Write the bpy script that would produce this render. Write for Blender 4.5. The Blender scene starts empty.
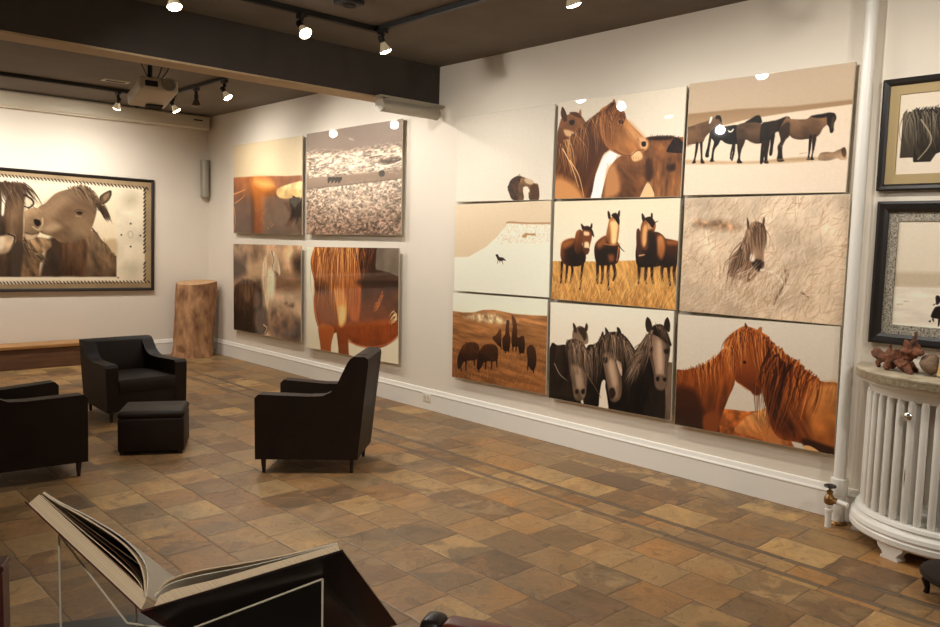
import bpy, bmesh, math, random
import numpy as np
from mathutils import Vector, Matrix, Euler
# A gallery room: slate floor, dark ceiling and beam, white walls hung with horse photographs, leather chairs.
CAMANG = (0.750504, -0.090287, 0.025704); CAMLOC = (-4.82696, 0.0, 1.6); CAMF = 797.970
# ---- painting of the photographic prints: colours per vertex of a fine grid, drawn by code ----
def _rng(seed): return np.random.default_rng(seed)
def vnoise(x, y, seed=0, octaves=3):
    out = np.zeros_like(x); amp = 1.0; tot = 0.0
    for o in range(octaves):
        lat = _rng(seed * 17 + o).random((64, 64))
        xi = np.floor(x).astype(int); yi = np.floor(y).astype(int)
        fx = x - xi; fy = y - yi
        fx = fx * fx * (3 - 2 * fx); fy = fy * fy * (3 - 2 * fy)
        g = lambda a, b: lat[a % 64, b % 64]
        out += amp * ((g(xi, yi) * (1 - fx) + g(xi + 1, yi) * fx) * (1 - fy) + (g(xi, yi + 1) * (1 - fx) + g(xi + 1, yi + 1) * fx) * fy)
        tot += amp; amp *= .55; x = x * 2.03 + 7.1; y = y * 2.03 + 3.3
    return out / tot
def catmull(p, closed=True, k=5):
    p = np.asarray(p, float); n = len(p); o = []
    for i in range(n if closed else n - 1):
        if closed: a, b, c, d = p[(i - 1) % n], p[i], p[(i + 1) % n], p[(i + 2) % n]
        else: a, b, c, d = p[max(i - 1, 0)], p[i], p[i + 1], p[min(i + 2, n - 1)]
        for t in np.arange(k) / k:
            o.append(.5 * (2 * b + (c - a) * t + (2 * a - 5 * b + 4 * c - d) * t * t + (3 * b - a - 3 * c + d) * t ** 3))
    if not closed: o.append(p[-1])
    return np.array(o)
class Canvas:
    def __init__(s, asp, nx):
        s.nx = nx; s.ny = max(8, int(round(nx / asp))); s.asp = asp
        s.X, s.Y = np.meshgrid(np.linspace(0, asp, s.nx), np.linspace(0, 1, s.ny))
        s.img = np.zeros((s.ny, s.nx, 3)); s.px = asp / (s.nx - 1)
    def box(s, p, m):
        x0, y0 = p.min(0) - m; x1, y1 = p.max(0) + m
        i0 = max(0, int(x0 / s.px)); i1 = min(s.nx, int(x1 / s.px) + 2)
        j0 = max(0, int(y0 * (s.ny - 1))); j1 = min(s.ny, int(y1 * (s.ny - 1)) + 2)
        return (slice(j0, j1), slice(i0, i1)) if i1 > i0 and j1 > j0 else None
    def put(s, sl, a, c): s.img[sl] = s.img[sl] * (1 - a[..., None]) + np.clip(c, 0, 255) * a[..., None]
    def segd(s, sl, P, closed):
        x = s.X[sl]; y = s.Y[sl]; best = np.full(x.shape, 9e9); ins = np.zeros(x.shape, bool); par = np.zeros(x.shape)
        n = len(P); m = n if closed else n - 1
        for i in range(m):
            a = P[i]; b = P[(i + 1) % n]; d = b - a; L = d @ d + 1e-12
            t = np.clip(((x - a[0]) * d[0] + (y - a[1]) * d[1]) / L, 0, 1)
            q = (x - a[0] - t * d[0]) ** 2 + (y - a[1] - t * d[1]) ** 2
            u = q < best; best = np.where(u, q, best); par = np.where(u, (i + t) / m, par)
            if closed:
                c = (a[1] > y) != (b[1] > y)
                if c.any(): ins ^= c & (x < (b[0] - a[0]) * (y - a[1]) / (b[1] - a[1] + 1e-15) + a[0])
        return np.sqrt(best), ins, par
    def tex(s, sl, noise, seed):
        amp, fl, fs, ang = noise
        x = s.X[sl]; y = s.Y[sl]; c, n = math.cos(math.radians(ang)), math.sin(math.radians(ang))
        v = vnoise((x * c + y * n) * fl + 9, (-x * n + y * c) * fs + 5, seed)
        return 1 + amp * 3 * (v - .5)
    def blob(s, pts, c1, c2=None, ang=90, noise=None, soft=1.0, rim=None, rimc=.6, sharp=0, al=1.0, seed=1):
        P = np.asarray(pts, float)
        if not sharp: P = catmull(P, True, 4)
        m = soft * s.px * 1.5
        sl = s.box(P, m)
        if sl is None: return
        d, ins, _ = s.segd(sl, P, True); sd = np.where(ins, d, -d)
        a = np.clip(sd / (soft * s.px) + .5, 0, 1) * al
        c1 = np.array(c1, float); c2 = c1 if c2 is None else np.array(c2, float)
        dx, dy = math.cos(math.radians(ang)), math.sin(math.radians(ang)); pr = P @ np.array([dx, dy])
        t = np.clip((s.X[sl] * dx + s.Y[sl] * dy - pr.min()) / (np.ptp(pr) + 1e-9), 0, 1)[..., None]
        c = c1 * (1 - t) + c2 * t
        if rim: c = c * (rimc + (1 - rimc) * np.clip(sd / rim, 0, 1))[..., None]
        if noise: c = c * s.tex(sl, noise, seed)[..., None]
        s.put(sl, a, c)
    def stroke(s, pts, w0, w1, col, al=1.0, sm=1):
        P = np.asarray(pts, float)
        if sm and len(P) > 2: P = catmull(P, False, 4)
        sl = s.box(P, max(w0, w1) + s.px)
        if sl is None: return
        d, _, t = s.segd(sl, P, False); w = (w0 * (1 - t) + w1 * t) / 2
        s.put(sl, np.clip((w - d) / s.px + .5, 0, 1) * np.clip(w / (s.px * .5), .25, 1) * al, np.array(col, float))
    def hair(s, path, d0, d1, n, ln, w, cols, al=.8, curl=.25, seed=3):
        r = _rng(seed); P = catmull(path, False, 6); L = np.r_[0, np.cumsum(np.hypot(*np.diff(P, axis=0).T))]
        for k in range(n):
            t = r.random(); q = t * L[-1]; a = np.array([np.interp(q, L, P[:, 0]), np.interp(q, L, P[:, 1])]) + r.normal(0, .012, 2)
            d = np.array(d0) * (1 - t) + np.array(d1) * t; d = d / (np.hypot(*d) + 1e-9); nrm = np.array([-d[1], d[0]])
            l = ln * r.uniform(.5, 1.15); b = r.normal(0, curl)
            s.stroke([a, a + d * l * .5 + nrm * l * b * .5, a + d * l + nrm * l * b * .3 + np.array([0, .1 * l])], w * r.uniform(.6, 1.3), w * .2, cols[r.integers(len(cols))], al)
    def blades(s, pts, n, ln, w, ang, spread, cols, al=.6, seed=5):
        r = _rng(seed); P = np.asarray(pts, float); lo, hi = P.min(0), P.max(0); k = 0
        while k < n:
            a = r.uniform(lo, hi); ins = False
            for i in range(len(P)):
                p, q = P[i], P[(i + 1) % len(P)]
                if (p[1] > a[1]) != (q[1] > a[1]) and a[0] < (q[0] - p[0]) * (a[1] - p[1]) / (q[1] - p[1] + 1e-15) + p[0]: ins = not ins
            k += 1
            if not ins: continue
            g = math.radians(ang + r.normal(0, spread)); l = ln * r.uniform(.5, 1.2)
            s.stroke([a, a + l * np.array([math.cos(g), math.sin(g)])], w, w * .3, cols[r.integers(len(cols))], al, 0)
def paint(spec, asp, nx):
    c = Canvas(asp, nx)
    for i, e in enumerate(spec):
        op, a, k = e[0], e[1:-1], dict(e[-1])
        if op != 'R' and 'seed' not in k: k['seed'] = i + 2
        if op == 'S': k.pop('seed')
        {'B': c.blob, 'S': c.stroke, 'H': c.hair, 'G': c.blades}[op](*a, **k)
    return c
SPECS = {
'I': ([
('B',[(-0.1,-0.1),(1.522,-0.1),(1.522,1.1),(-0.1,1.1)],(214,203,186),(205,190,168),{'sharp':1,'ang':90}),
('B',[(0.422,0.808),(0.701,0.773),(0.923,0.746),(1.09,0.975),(1.097,1.092),(0.387,1.028)],(196,104,44),(160,80,30),{'noise':(0.25,20,20,0)}),
('B',[(0.582,0.96),(0.682,0.828),(0.802,0.746),(0.891,0.716),(0.947,0.842),(1.052,0.982),(0.936,1.005),(0.752,0.98)],(222,160,96),(196,110,50),{'noise':(0.15,12,30,50)}),
('B',[(0.83,0.904),(0.887,0.833),(0.992,0.954),(0.995,1.003),(0.896,0.993)],(200,120,60),None,{}),
('B',[(0.832,0.146),(0.933,0.204),(1.052,0.288),(1.168,0.361),(1.299,0.438),(1.451,0.482),(1.459,1.025),(1.316,1.017),(1.165,0.96),(0.992,0.954),(0.92,0.887),(0.873,0.755),(0.826,0.622),(0.785,0.407)],(188,100,40),(120,52,18),{'ang':60,'noise':(0.22,8,40,60)}),
('B',[(1.232,0.523),(1.318,0.454),(1.459,0.481),(1.451,0.903),(1.404,0.989),(1.275,0.938),(1.212,0.795),(1.203,0.642)],(214,140,72),(176,92,36),{'soft':14,'noise':(0.12,10,10,0)}),
('B',[(1.163,0.921),(1.311,0.931),(1.455,0.959),(1.424,1.032),(1.243,1.022)],(70,28,12),None,{'soft':6}),
('B',[(1.185,0.975),(1.24,0.968),(1.315,1.007),(1.205,1.01)],(224,170,110),None,{}),
('B',[(0.905,0.412),(0.998,0.342),(1.025,0.475),(0.995,0.636),(1.081,0.799),(1.163,0.921),(1.049,0.923),(0.93,0.885),(0.872,0.735)],(70,26,12),(110,44,14),{'soft':10,'noise':(0.35,8,40,70)}),
('B',[(-0.03,0.55),(0.089,0.492),(0.227,0.445),(0.36,0.365),(0.454,0.262),(0.521,0.316),(0.573,0.515),(0.516,0.688),(0.477,0.799),(0.438,0.912),(0.409,1.024),(-0.038,1.04)],(190,98,38),(104,42,14),{'noise':(0.2,6,24,100)}),
('B',[(-0.025,0.682),(0.165,0.655),(0.263,0.791),(0.295,1.002),(-0.038,1.04)],(90,36,12),(60,22,8),{'soft':14}),
('B',[(0.29,0.873),(0.423,0.829),(0.438,0.912),(0.408,1.002),(0.295,1.002)],(150,70,26),None,{'soft':6}),
('B',[(0.453,0.241),(0.503,0.145),(0.605,0.066),(0.666,0.053),(0.78,0.087),(0.873,0.161),(0.825,0.402),(0.805,0.595),(0.759,0.621),(0.692,0.585),(0.584,0.534),(0.542,0.437),(0.49,0.34)],(206,112,46),(150,66,24),{'noise':(0.18,6,30,70)}),
('B',[(0.552,0.293),(0.657,0.292),(0.723,0.375),(0.76,0.51),(0.713,0.588),(0.627,0.549),(0.56,0.476)],(186,92,36),(120,50,20),{'soft':6}),
('B',[(0.71,0.537),(0.782,0.548),(0.811,0.594),(0.766,0.626),(0.724,0.606)],(120,54,24),None,{'soft':4}),
('B',[(0.64,0.023),(0.678,0.076),(0.7,0.114),(0.649,0.122)],(120,48,18),None,{}),
('B',[(0.764,0.057),(0.792,0.051),(0.786,0.101),(0.754,0.09)],(190,104,44),None,{}),
('B',[(0.475,0.239),(0.592,0.248),(0.573,0.274),(0.487,0.275)],(228,150,80),None,{'soft':4}),
('H',[(0.668,0.091),(0.61,0.166),(0.508,0.256),(0.36,0.365),(0.205,0.467)],(0.05,1),(0.15,1),150,0.2203,0.01,[(216,120,52),(228,146,76),(170,80,28),(120,50,18),(96,36,12)],{'seed':11,'al':0.7}),
('H',[(0.688,0.079),(0.812,0.128),(0.934,0.214),(1.091,0.312),(1.282,0.441)],(0.25,1),(-0.35,1),260,0.3005,0.012,[(216,120,52),(228,146,76),(170,80,28),(120,50,18),(96,36,12)],{'seed':12,'al':0.7}),
('H',[(0.856,0.222),(0.958,0.308),(1.094,0.369)],(-0.1,1),(-0.3,1),90,0.5008,0.014,[(60,22,10),(84,32,12),(120,54,20),(190,100,44)],{'seed':13,'al':0.6}),
('H',[(0.494,0.176),(0.586,0.107),(0.688,0.079)],(-0.5,1),(0.4,1),60,0.1402,0.01,[(216,120,52),(228,146,76),(170,80,28),(120,50,18),(96,36,12)],{'seed':14,'al':0.7}),
('S',[(0.574,0.535),(0.649,0.566),(0.724,0.606)],0.008,0.006,(240,170,100),{'al':0.6}),
('B',[(0.637,0.352),(0.658,0.346),(0.665,0.365),(0.644,0.372)],(50,22,12),None,{'soft':1.5}),
('H',[(0.227,0.445),(0.089,0.492),(-0.005,0.547)],(0.3,1),(0.1,1),50,0.1202,0.008,[(216,120,52),(228,146,76),(170,80,28),(120,50,18),(96,36,12)],{'seed':15,'al':0.4}),
('H',[(1.21,0.45),(1.354,0.468),(1.451,0.492)],(-0.3,1),(-0.2,1),70,0.1402,0.008,[(226,160,92),(190,104,48)],{'seed':16,'al':0.35}),], 1.4221),
'H': ([
('B',[(-0.1,-0.1),(1.605,-0.1),(1.605,1.1),(-0.1,1.1)],(218,208,190),(206,192,170),{'sharp':1,'ang':90}),
('B',[(1.4,0.524),(1.548,0.507),(1.58,1.006),(1.343,1.047),(1.352,0.813)],(128,104,84),(100,80,64),{'noise':(0.15,8,8,0)}),
('B',[(0.311,0.272),(0.35,0.239),(0.414,0.214),(0.491,0.257),(0.507,0.385),(0.326,0.381)],(120,96,74),(150,122,98),{}),
('B',[(0.31,0.192),(0.349,0.219),(0.364,0.288),(0.324,0.271)],(74,54,40),None,{}),
('B',[(0.484,0.181),(0.507,0.207),(0.499,0.259),(0.463,0.25)],(74,54,40),None,{}),
('B',[(0.376,0.247),(0.452,0.231),(0.492,0.307),(0.468,0.359),(0.429,0.312)],(72,52,38),None,{'soft':3}),
('B',[(0.003,0.473),(0.113,0.438),(0.248,0.429),(0.303,0.547),(0.334,0.792),(0.472,1.067),(0.285,1.096),(-0.051,1.104)],(64,46,34),(28,19,14),{'noise':(0.3,6,20,100)}),
('B',[(0.495,0.426),(0.607,0.376),(0.703,0.289),(0.822,0.241),(0.963,0.267),(1.084,0.389),(1.158,0.514),(1.187,1.113),(0.832,1.174),(0.796,1.016),(0.758,0.838),(0.718,0.743),(0.684,0.848),(0.657,1.037),(0.578,1.134),(0.47,0.983),(0.463,0.693)],(58,42,30),(24,16,12),{'noise':(0.35,6,24,100)}),
('B',[(1.064,0.467),(1.148,0.326),(1.232,0.226),(1.32,0.255),(1.43,0.651),(1.411,1.074),(1.072,1.133),(1.045,0.798)],(46,32,24),(24,16,12),{'noise':(0.3,6,24,90)}),
('B',[(0.694,0.766),(0.742,0.729),(0.746,0.86),(0.781,1.002),(0.676,1.003)],(212,198,176),None,{}),
('B',[(0.234,0.38),(0.352,0.359),(0.456,0.39),(0.523,0.504),(0.539,0.663),(0.505,0.811),(0.494,0.916),(0.43,0.974),(0.35,0.958),(0.307,0.796),(0.264,0.634),(0.222,0.493)],(80,60,46),(96,76,60),{'noise':(0.3,8,26,80)}),
('B',[(0.291,0.631),(0.41,0.628),(0.502,0.709),(0.494,0.896),(0.43,0.972),(0.358,0.957),(0.334,0.834)],(150,122,98),(120,96,76),{'soft':6,'noise':(0.2,6,20,80)}),
('B',[(0.362,0.876),(0.401,0.856),(0.402,0.898),(0.368,0.913)],(40,26,20),None,{'soft':2}),
('B',[(0.441,0.865),(0.482,0.845),(0.483,0.893),(0.452,0.901)],(40,26,20),None,{'soft':2}),
('B',[(0.697,0.486),(0.781,0.438),(0.879,0.486),(0.938,0.675),(0.941,0.853),(0.883,0.921),(0.81,0.912),(0.768,0.776),(0.726,0.621)],(172,140,112),(140,110,88),{'soft':3,'rim':0.0587,'rimc':0.7,'noise':(0.12,5,20,80)}),
('B',[(0.794,0.813),(0.842,0.786),(0.873,0.842),(0.836,0.898),(0.802,0.883)],(60,42,34),None,{'soft':3}),
('B',[(0.875,0.522),(0.933,0.539),(0.942,0.659),(0.902,0.601)],(196,166,138),None,{'soft':3}),
('B',[(0.705,0.505),(0.759,0.499),(0.76,0.548),(0.717,0.553)],(60,42,34),None,{'soft':4}),
('B',[(1.222,0.245),(1.315,0.165),(1.422,0.174),(1.477,0.314),(1.462,0.48),(1.451,0.574),(1.453,0.685),(1.402,0.734),(1.336,0.72),(1.306,0.591),(1.255,0.447),(1.216,0.339)],(126,98,76),(150,120,96),{'soft':2,'rim':0.0509,'rimc':0.6,'noise':(0.2,5,22,85)}),
('B',[(1.299,0.257),(1.386,0.277),(1.42,0.485),(1.406,0.616),(1.341,0.624),(1.305,0.441)],(160,128,102),(180,150,124),{'soft':12}),
('B',[(1.315,0.618),(1.383,0.591),(1.453,0.611),(1.449,0.686),(1.402,0.734),(1.335,0.716)],(120,94,76),None,{'soft':5}),
('B',[(1.333,0.626),(1.367,0.617),(1.365,0.655),(1.339,0.655)],(44,30,24),None,{'soft':2}),
('B',[(1.41,0.62),(1.445,0.615),(1.442,0.649),(1.416,0.649)],(44,30,24),None,{'soft':2}),
('B',[(1.234,0.355),(1.282,0.347),(1.284,0.388),(1.245,0.388)],(40,26,20),None,{'soft':4}),
('B',[(1.412,0.36),(1.458,0.349),(1.456,0.389),(1.423,0.392)],(40,26,20),None,{'soft':4}),
('B',[(1.213,0.072),(1.258,0.105),(1.278,0.195),(1.22,0.209),(1.196,0.137)],(60,42,32),None,{}),
('B',[(1.44,0.057),(1.469,0.117),(1.461,0.193),(1.404,0.158),(1.409,0.095)],(60,42,32),None,{}),
('B',[(1.282,0.149),(1.377,0.128),(1.427,0.183),(1.494,0.312),(1.429,0.291),(1.341,0.244),(1.286,0.222)],(44,30,22),None,{'noise':(0.3,6,26,60)}),
('B',[(0.724,0.206),(0.762,0.236),(0.787,0.282),(0.739,0.286)],(50,36,28),None,{}),
('B',[(0.867,0.195),(0.903,0.206),(0.929,0.27),(0.882,0.265)],(50,36,28),None,{}),
('B',[(0.69,0.251),(0.707,0.26),(0.704,0.328),(0.667,0.321)],(50,36,28),None,{}),
('H',[(1.284,0.185),(1.233,0.244),(1.171,0.343),(1.11,0.462)],(-0.2,1),(-0.5,1),130,0.3719,0.0117,[(40,28,20),(70,52,40),(110,86,66),(160,132,106),(90,68,52)],{'seed':21,'al':0.7}),
('H',[(0.727,0.287),(0.822,0.26),(0.917,0.271),(1.037,0.374)],(-0.15,1),(0.25,1),170,0.2544,0.0117,[(40,28,20),(70,52,40),(110,86,66),(160,132,106),(90,68,52)],{'seed':22,'al':0.7}),
('H',[(0.691,0.31),(0.608,0.396),(0.522,0.464)],(-0.1,1),(0.1,1),90,0.3327,0.0117,[(40,28,20),(70,52,40),(110,86,66),(160,132,106),(90,68,52)],{'seed':23,'al':0.7}),
('H',[(0.247,0.389),(0.378,0.367),(0.483,0.447)],(0.1,1),(0.15,1),110,0.274,0.0117,[(40,28,20),(70,52,40),(110,86,66),(160,132,106),(90,68,52)],{'seed':24,'al':0.7}),
('H',[(1.314,0.147),(1.4,0.158)],(0.5,1),(0.6,1),40,0.1566,0.0098,[(40,28,20),(70,52,40),(110,86,66),(160,132,106),(90,68,52)],{'seed':25,'al':0.7}),
('S',[(0.073,0.634),(0.143,0.732),(0.253,0.792)],0.0098,0.0039,(170,150,128),{}),
('S',[(0.502,0.688),(0.62,0.816),(0.698,0.908)],0.0117,0.0039,(120,98,78),{}),
('H',[(1.285,0.203),(1.196,0.378),(1.092,0.559)],(-0.3,1),(-0.7,0.9),70,0.2349,0.0098,[(150,120,96),(190,160,132),(110,84,66),(60,44,34)],{'seed':26,'al':0.55}),
('H',[(0.799,0.281),(0.942,0.307),(1.063,0.429)],(0.3,1),(0.5,0.9),70,0.2153,0.0098,[(150,120,96),(190,160,132),(110,84,66),(60,44,34)],{'seed':27,'al':0.55}),
('H',[(0.274,0.406),(0.431,0.412),(0.523,0.524)],(0.2,1),(0.3,1),60,0.2153,0.0098,[(150,120,96),(190,160,132),(110,84,66),(60,44,34)],{'seed':28,'al':0.55}),
('S',[(1.261,0.371),(1.301,0.498),(1.323,0.608)],0.0098,0.0059,(80,60,46),{'al':0.8}),
('S',[(1.436,0.336),(1.432,0.483),(1.425,0.577)],0.0098,0.0059,(84,62,48),{'al':0.8}),
('B',[(1.336,0.309),(1.379,0.305),(1.396,0.524),(1.358,0.529)],(200,170,142),None,{'soft':6,'al':0.7}),
('B',[(0.78,0.556),(0.832,0.53),(0.888,0.721),(0.841,0.767)],(200,168,138),None,{'soft':7,'al':0.6}),
('S',[(0.856,0.508),(0.915,0.678),(0.921,0.835)],0.0117,0.0059,(80,58,44),{'al':0.7}),
('B',[(0.359,0.726),(0.411,0.72),(0.44,0.841),(0.388,0.858)],(186,156,128),None,{'soft':6,'al':0.6}),], 1.5046),
'B': ([
('B',[(-0.1,-0.1),(1.646,-0.1),(1.646,1.1),(-0.1,1.1)],(214,204,186),(204,192,172),{'sharp':1,'ang':90}),
('B',[(0.411,1.003),(0.531,0.793),(0.613,0.587),(0.684,0.534),(0.802,0.569),(0.757,0.669),(0.666,0.855),(0.657,1.007)],(246,236,216),None,{'sharp':1}),
('B',[(0.041,0.174),(0.132,0.133),(0.234,0.122),(0.336,0.178),(0.388,0.288),(0.238,0.413),(0.004,0.418)],(160,104,60),(120,70,36),{'noise':(0.15,8,14,60)}),
('B',[(0.053,0.044),(0.111,0.111),(0.127,0.191),(0.081,0.197),(0.038,0.125)],(96,54,30),None,{}),
('B',[(0.305,0.093),(0.321,0.148),(0.311,0.186),(0.275,0.145)],(170,112,66),None,{}),
('B',[(0.152,0.115),(0.26,0.12),(0.331,0.184),(0.248,0.165)],(110,64,34),None,{}),
('B',[(0.164,0.197),(0.225,0.198),(0.221,0.241),(0.169,0.237)],(52,28,16),None,{'soft':3}),
('B',[(0.087,0.285),(0.186,0.302),(0.263,0.346),(0.135,0.357)],(212,168,122),None,{'soft':4}),
('B',[(1.118,0.44),(1.227,0.429),(1.356,0.447),(1.482,0.455),(1.608,0.532),(1.626,1.128),(1.255,1.126),(1.194,0.852),(1.087,1.014),(0.999,1.161),(0.635,1.16),(0.665,0.817),(0.757,0.65),(0.872,0.581),(1.03,0.517)],(146,92,52),(112,66,36),{'noise':(0.2,8,14,40)}),
('B',[(0.687,0.723),(0.781,0.689),(0.856,0.935),(0.693,1.007),(0.656,0.969)],(190,130,80),None,{'soft':10}),
('B',[(1.168,0.705),(1.276,0.656),(1.445,0.629),(1.55,0.634),(1.539,1.003),(1.263,0.998),(1.193,0.833)],(126,76,42),(160,104,60),{'soft':6,'noise':(0.22,6,20,90)}),
('B',[(1.109,0.996),(1.162,0.887),(1.183,0.851),(1.263,0.998)],(222,180,132),None,{}),
('B',[(1.385,0.715),(1.468,0.7),(1.47,0.754),(1.407,0.76)],(60,32,20),None,{'soft':6}),
('B',[(1.4,0.52),(1.462,0.453),(1.546,0.511),(1.559,0.599),(1.402,0.591),(1.37,0.572)],(46,26,18),None,{'noise':(0.4,8,30,60)}),
('B',[(1.129,0.446),(1.27,0.43),(1.44,0.445),(1.399,0.471),(1.228,0.467)],(60,34,20),None,{'soft':3}),
('B',[(1.145,0.668),(1.21,0.644),(1.236,0.799),(1.172,0.851)],(80,44,24),None,{'soft':8}),
('B',[(-0.021,0.476),(0.083,0.403),(0.262,0.317),(0.411,0.213),(0.557,0.14),(0.676,0.122),(0.773,0.26),(0.753,0.445),(0.684,0.534),(0.625,0.569),(0.543,0.755),(0.425,1.081),(-0.069,1.076)],(140,84,44),(112,62,30),{'noise':(0.28,6,26,110)}),
('B',[(-0.018,0.795),(0.166,0.801),(0.347,0.924),(0.387,1.1),(-0.069,1.096)],(206,142,84),None,{'soft':16}),
('B',[(0.365,0.42),(0.536,0.355),(0.683,0.497),(0.613,0.568),(0.518,0.735),(0.397,0.925),(0.319,0.728)],(100,54,28),None,{'soft':18}),
('B',[(0.545,0.148),(0.652,0.083),(0.746,0.073),(0.84,0.155),(0.911,0.262),(1.004,0.342),(1.106,0.43),(1.158,0.488),(1.142,0.55),(1.099,0.584),(1.104,0.63),(1.011,0.653),(0.964,0.605),(0.873,0.596),(0.755,0.553),(0.647,0.476),(0.572,0.339)],(188,124,70),(168,106,58),{'noise':(0.14,5,12,50)}),
('B',[(0.912,0.271),(1.027,0.361),(1.14,0.469),(1.142,0.523),(1.052,0.481),(0.937,0.401)],(206,146,92),None,{'soft':14}),
('B',[(0.631,0.249),(0.725,0.219),(0.775,0.372),(0.754,0.501),(0.658,0.439)],(150,90,46),None,{'soft':14}),
('B',[(1.056,0.445),(1.106,0.434),(1.154,0.478),(1.142,0.541),(1.075,0.528)],(214,164,116),None,{'soft':6}),
('B',[(1.083,0.476),(1.13,0.475),(1.133,0.515),(1.093,0.516)],(30,16,12),None,{'soft':2}),
('B',[(0.975,0.578),(1.054,0.554),(1.104,0.603),(1.096,0.639),(1.011,0.655),(0.976,0.627)],(220,176,128),None,{'soft':3}),
('S',[(0.964,0.601),(1.031,0.557),(1.109,0.548)],0.0074,0.0056,(84,46,26),{}),
('B',[(0.782,0.239),(0.837,0.236),(0.87,0.275),(0.829,0.298),(0.787,0.276)],(214,160,108),None,{'soft':3}),
('B',[(0.796,0.247),(0.842,0.247),(0.857,0.278),(0.811,0.281)],(34,18,12),None,{'soft':2}),
('B',[(0.717,0.04),(0.741,0.046),(0.761,0.12),(0.714,0.107)],(160,100,54),None,{}),
('H',[(0.676,0.113),(0.533,0.166),(0.387,0.24),(0.237,0.335),(0.057,0.441)],(0.15,1),(0.3,1),190,0.3528,0.0111,[(150,92,48),(200,140,84),(110,62,32),(90,48,24),(224,170,112)],{'seed':31,'al':0.6}),
('H',[(0.699,0.087),(0.77,0.093),(0.865,0.212)],(-0.8,0.6),(-0.3,1),90,0.1485,0.0111,[(120,66,34),(170,104,56),(96,50,26)],{'seed':32,'al':0.75}),
('S',[(0.084,0.482),(0.216,0.665),(0.321,0.884)],0.0149,0.0056,(228,180,126),{}),
('S',[(0.189,0.605),(0.319,0.767),(0.398,0.983)],0.013,0.0056,(226,178,124),{}),
('H',[(1.14,0.442),(1.313,0.437),(1.503,0.46)],(0.1,1),(0.1,1),60,0.0483,0.0056,[(50,28,18),(80,46,28)],{'seed':33,'al':0.7}),
('H',[(0.686,0.666),(0.964,0.605),(1.446,0.664)],(0.2,1),(0.1,1),80,0.13,0.0074,[(180,122,74),(110,66,38),(150,98,58)],{'seed':34,'al':0.3}),
('H',[(0.607,0.247),(0.867,0.341),(1.074,0.464)],(0.8,0.5),(0.7,0.6),70,0.0743,0.0074,[(206,146,92),(150,92,50)],{'seed':35,'al':0.3}),
('S',[(0.755,0.529),(0.872,0.585),(0.964,0.601)],0.0093,0.0056,(96,54,30),{'al':0.8}),
('S',[(0.677,0.197),(0.771,0.186),(0.876,0.222)],0.0074,0.0056,(110,64,34),{'al':0.7}),], 1.5456),
'C': ([
('B',[(-0.1,-0.1),(1.59,-0.1),(1.59,1.1),(-0.1,1.1)],(202,180,154),(196,170,140),{'sharp':1,'ang':90}),
('B',[(-0.037,0.268),(0.503,0.268),(0.991,0.29),(1.517,0.285),(1.52,0.37),(0.994,0.376),(0.607,0.38),(-0.035,0.448)],(170,136,98),(190,158,122),{'sharp':1,'soft':3}),
('B',[(-0.035,0.448),(0.318,0.405),(0.607,0.362),(1.03,0.336),(1.518,0.319),(1.546,1.074),(-0.027,1.052)],(226,206,182),(232,214,192),{'sharp':1,'soft':2}),
('B',[(-0.032,0.678),(0.615,0.723),(1.187,0.711),(1.259,0.741),(0.853,0.749),(-0.031,0.718)],(206,174,136),None,{'soft':4}),
('B',[(0.246,0.43),(0.302,0.408),(0.403,0.406),(0.522,0.414),(0.535,0.55),(0.477,0.569),(0.406,0.556),(0.355,0.525),(0.335,0.556),(0.295,0.609),(0.292,0.693),(0.302,0.707),(0.256,0.708),(0.268,0.664),(0.273,0.599),(0.284,0.534),(0.252,0.495)],(44,31,24),(30,21,17),{'soft':1.2}),
('B',[(0.243,0.439),(0.264,0.459),(0.253,0.532),(0.242,0.625),(0.24,0.667),(0.203,0.656),(0.222,0.568),(0.233,0.484)],(62,42,30),(48,32,24),{}),
('S',[(0.486,0.565),(0.486,0.638),(0.474,0.702)],0.0264,0.0176,(48,32,24),{}),
('S',[(0.477,0.574),(0.463,0.637),(0.459,0.692)],0.0211,0.0123,(60,40,28),{}),
('B',[(0.007,0.385),(0.007,0.385),(0.05,0.377),(0.124,0.36),(0.198,0.347),(0.239,0.332),(0.29,0.315),(0.331,0.33),(0.347,0.364),(0.378,0.421),(0.384,0.458),(0.354,0.467),(0.323,0.435),(0.287,0.412),(0.241,0.448),(0.2,0.482),(0.169,0.536),(0.116,0.54),(0.052,0.543),(0.009,0.547),(0.009,0.547)],(140,104,74),(104,74,50),{'ang':70,'noise':(0.2,8,14,40),'soft':1.1}),
('B',[(0.007,0.421),(0.072,0.436),(0.105,0.504),(0.052,0.538),(0.009,0.543)],(160,120,86),(120,84,56),{'soft':8,'al':0.7}),
('B',[(0.1,0.532),(0.127,0.534),(0.123,0.599),(0.106,0.684),(0.111,0.712),(0.071,0.715),(0.089,0.673),(0.096,0.598)],(70,46,32),(48,32,24),{}),
('B',[(0.143,0.535),(0.169,0.532),(0.172,0.602),(0.18,0.678),(0.204,0.717),(0.162,0.717),(0.159,0.658),(0.149,0.592)],(70,46,32),(48,32,24),{}),
('B',[(0.288,0.313),(0.3,0.305),(0.336,0.315),(0.352,0.369),(0.332,0.358),(0.319,0.338),(0.29,0.336)],(48,32,24),None,{'soft':1.5}),
('B',[(0.236,0.313),(0.255,0.321),(0.239,0.364),(0.223,0.367)],(240,230,214),None,{'soft':1.2}),
('B',[(0.419,0.442),(0.444,0.453),(0.466,0.435),(0.474,0.437),(0.459,0.459),(0.429,0.461)],(236,226,210),None,{'soft':1}),
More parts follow.
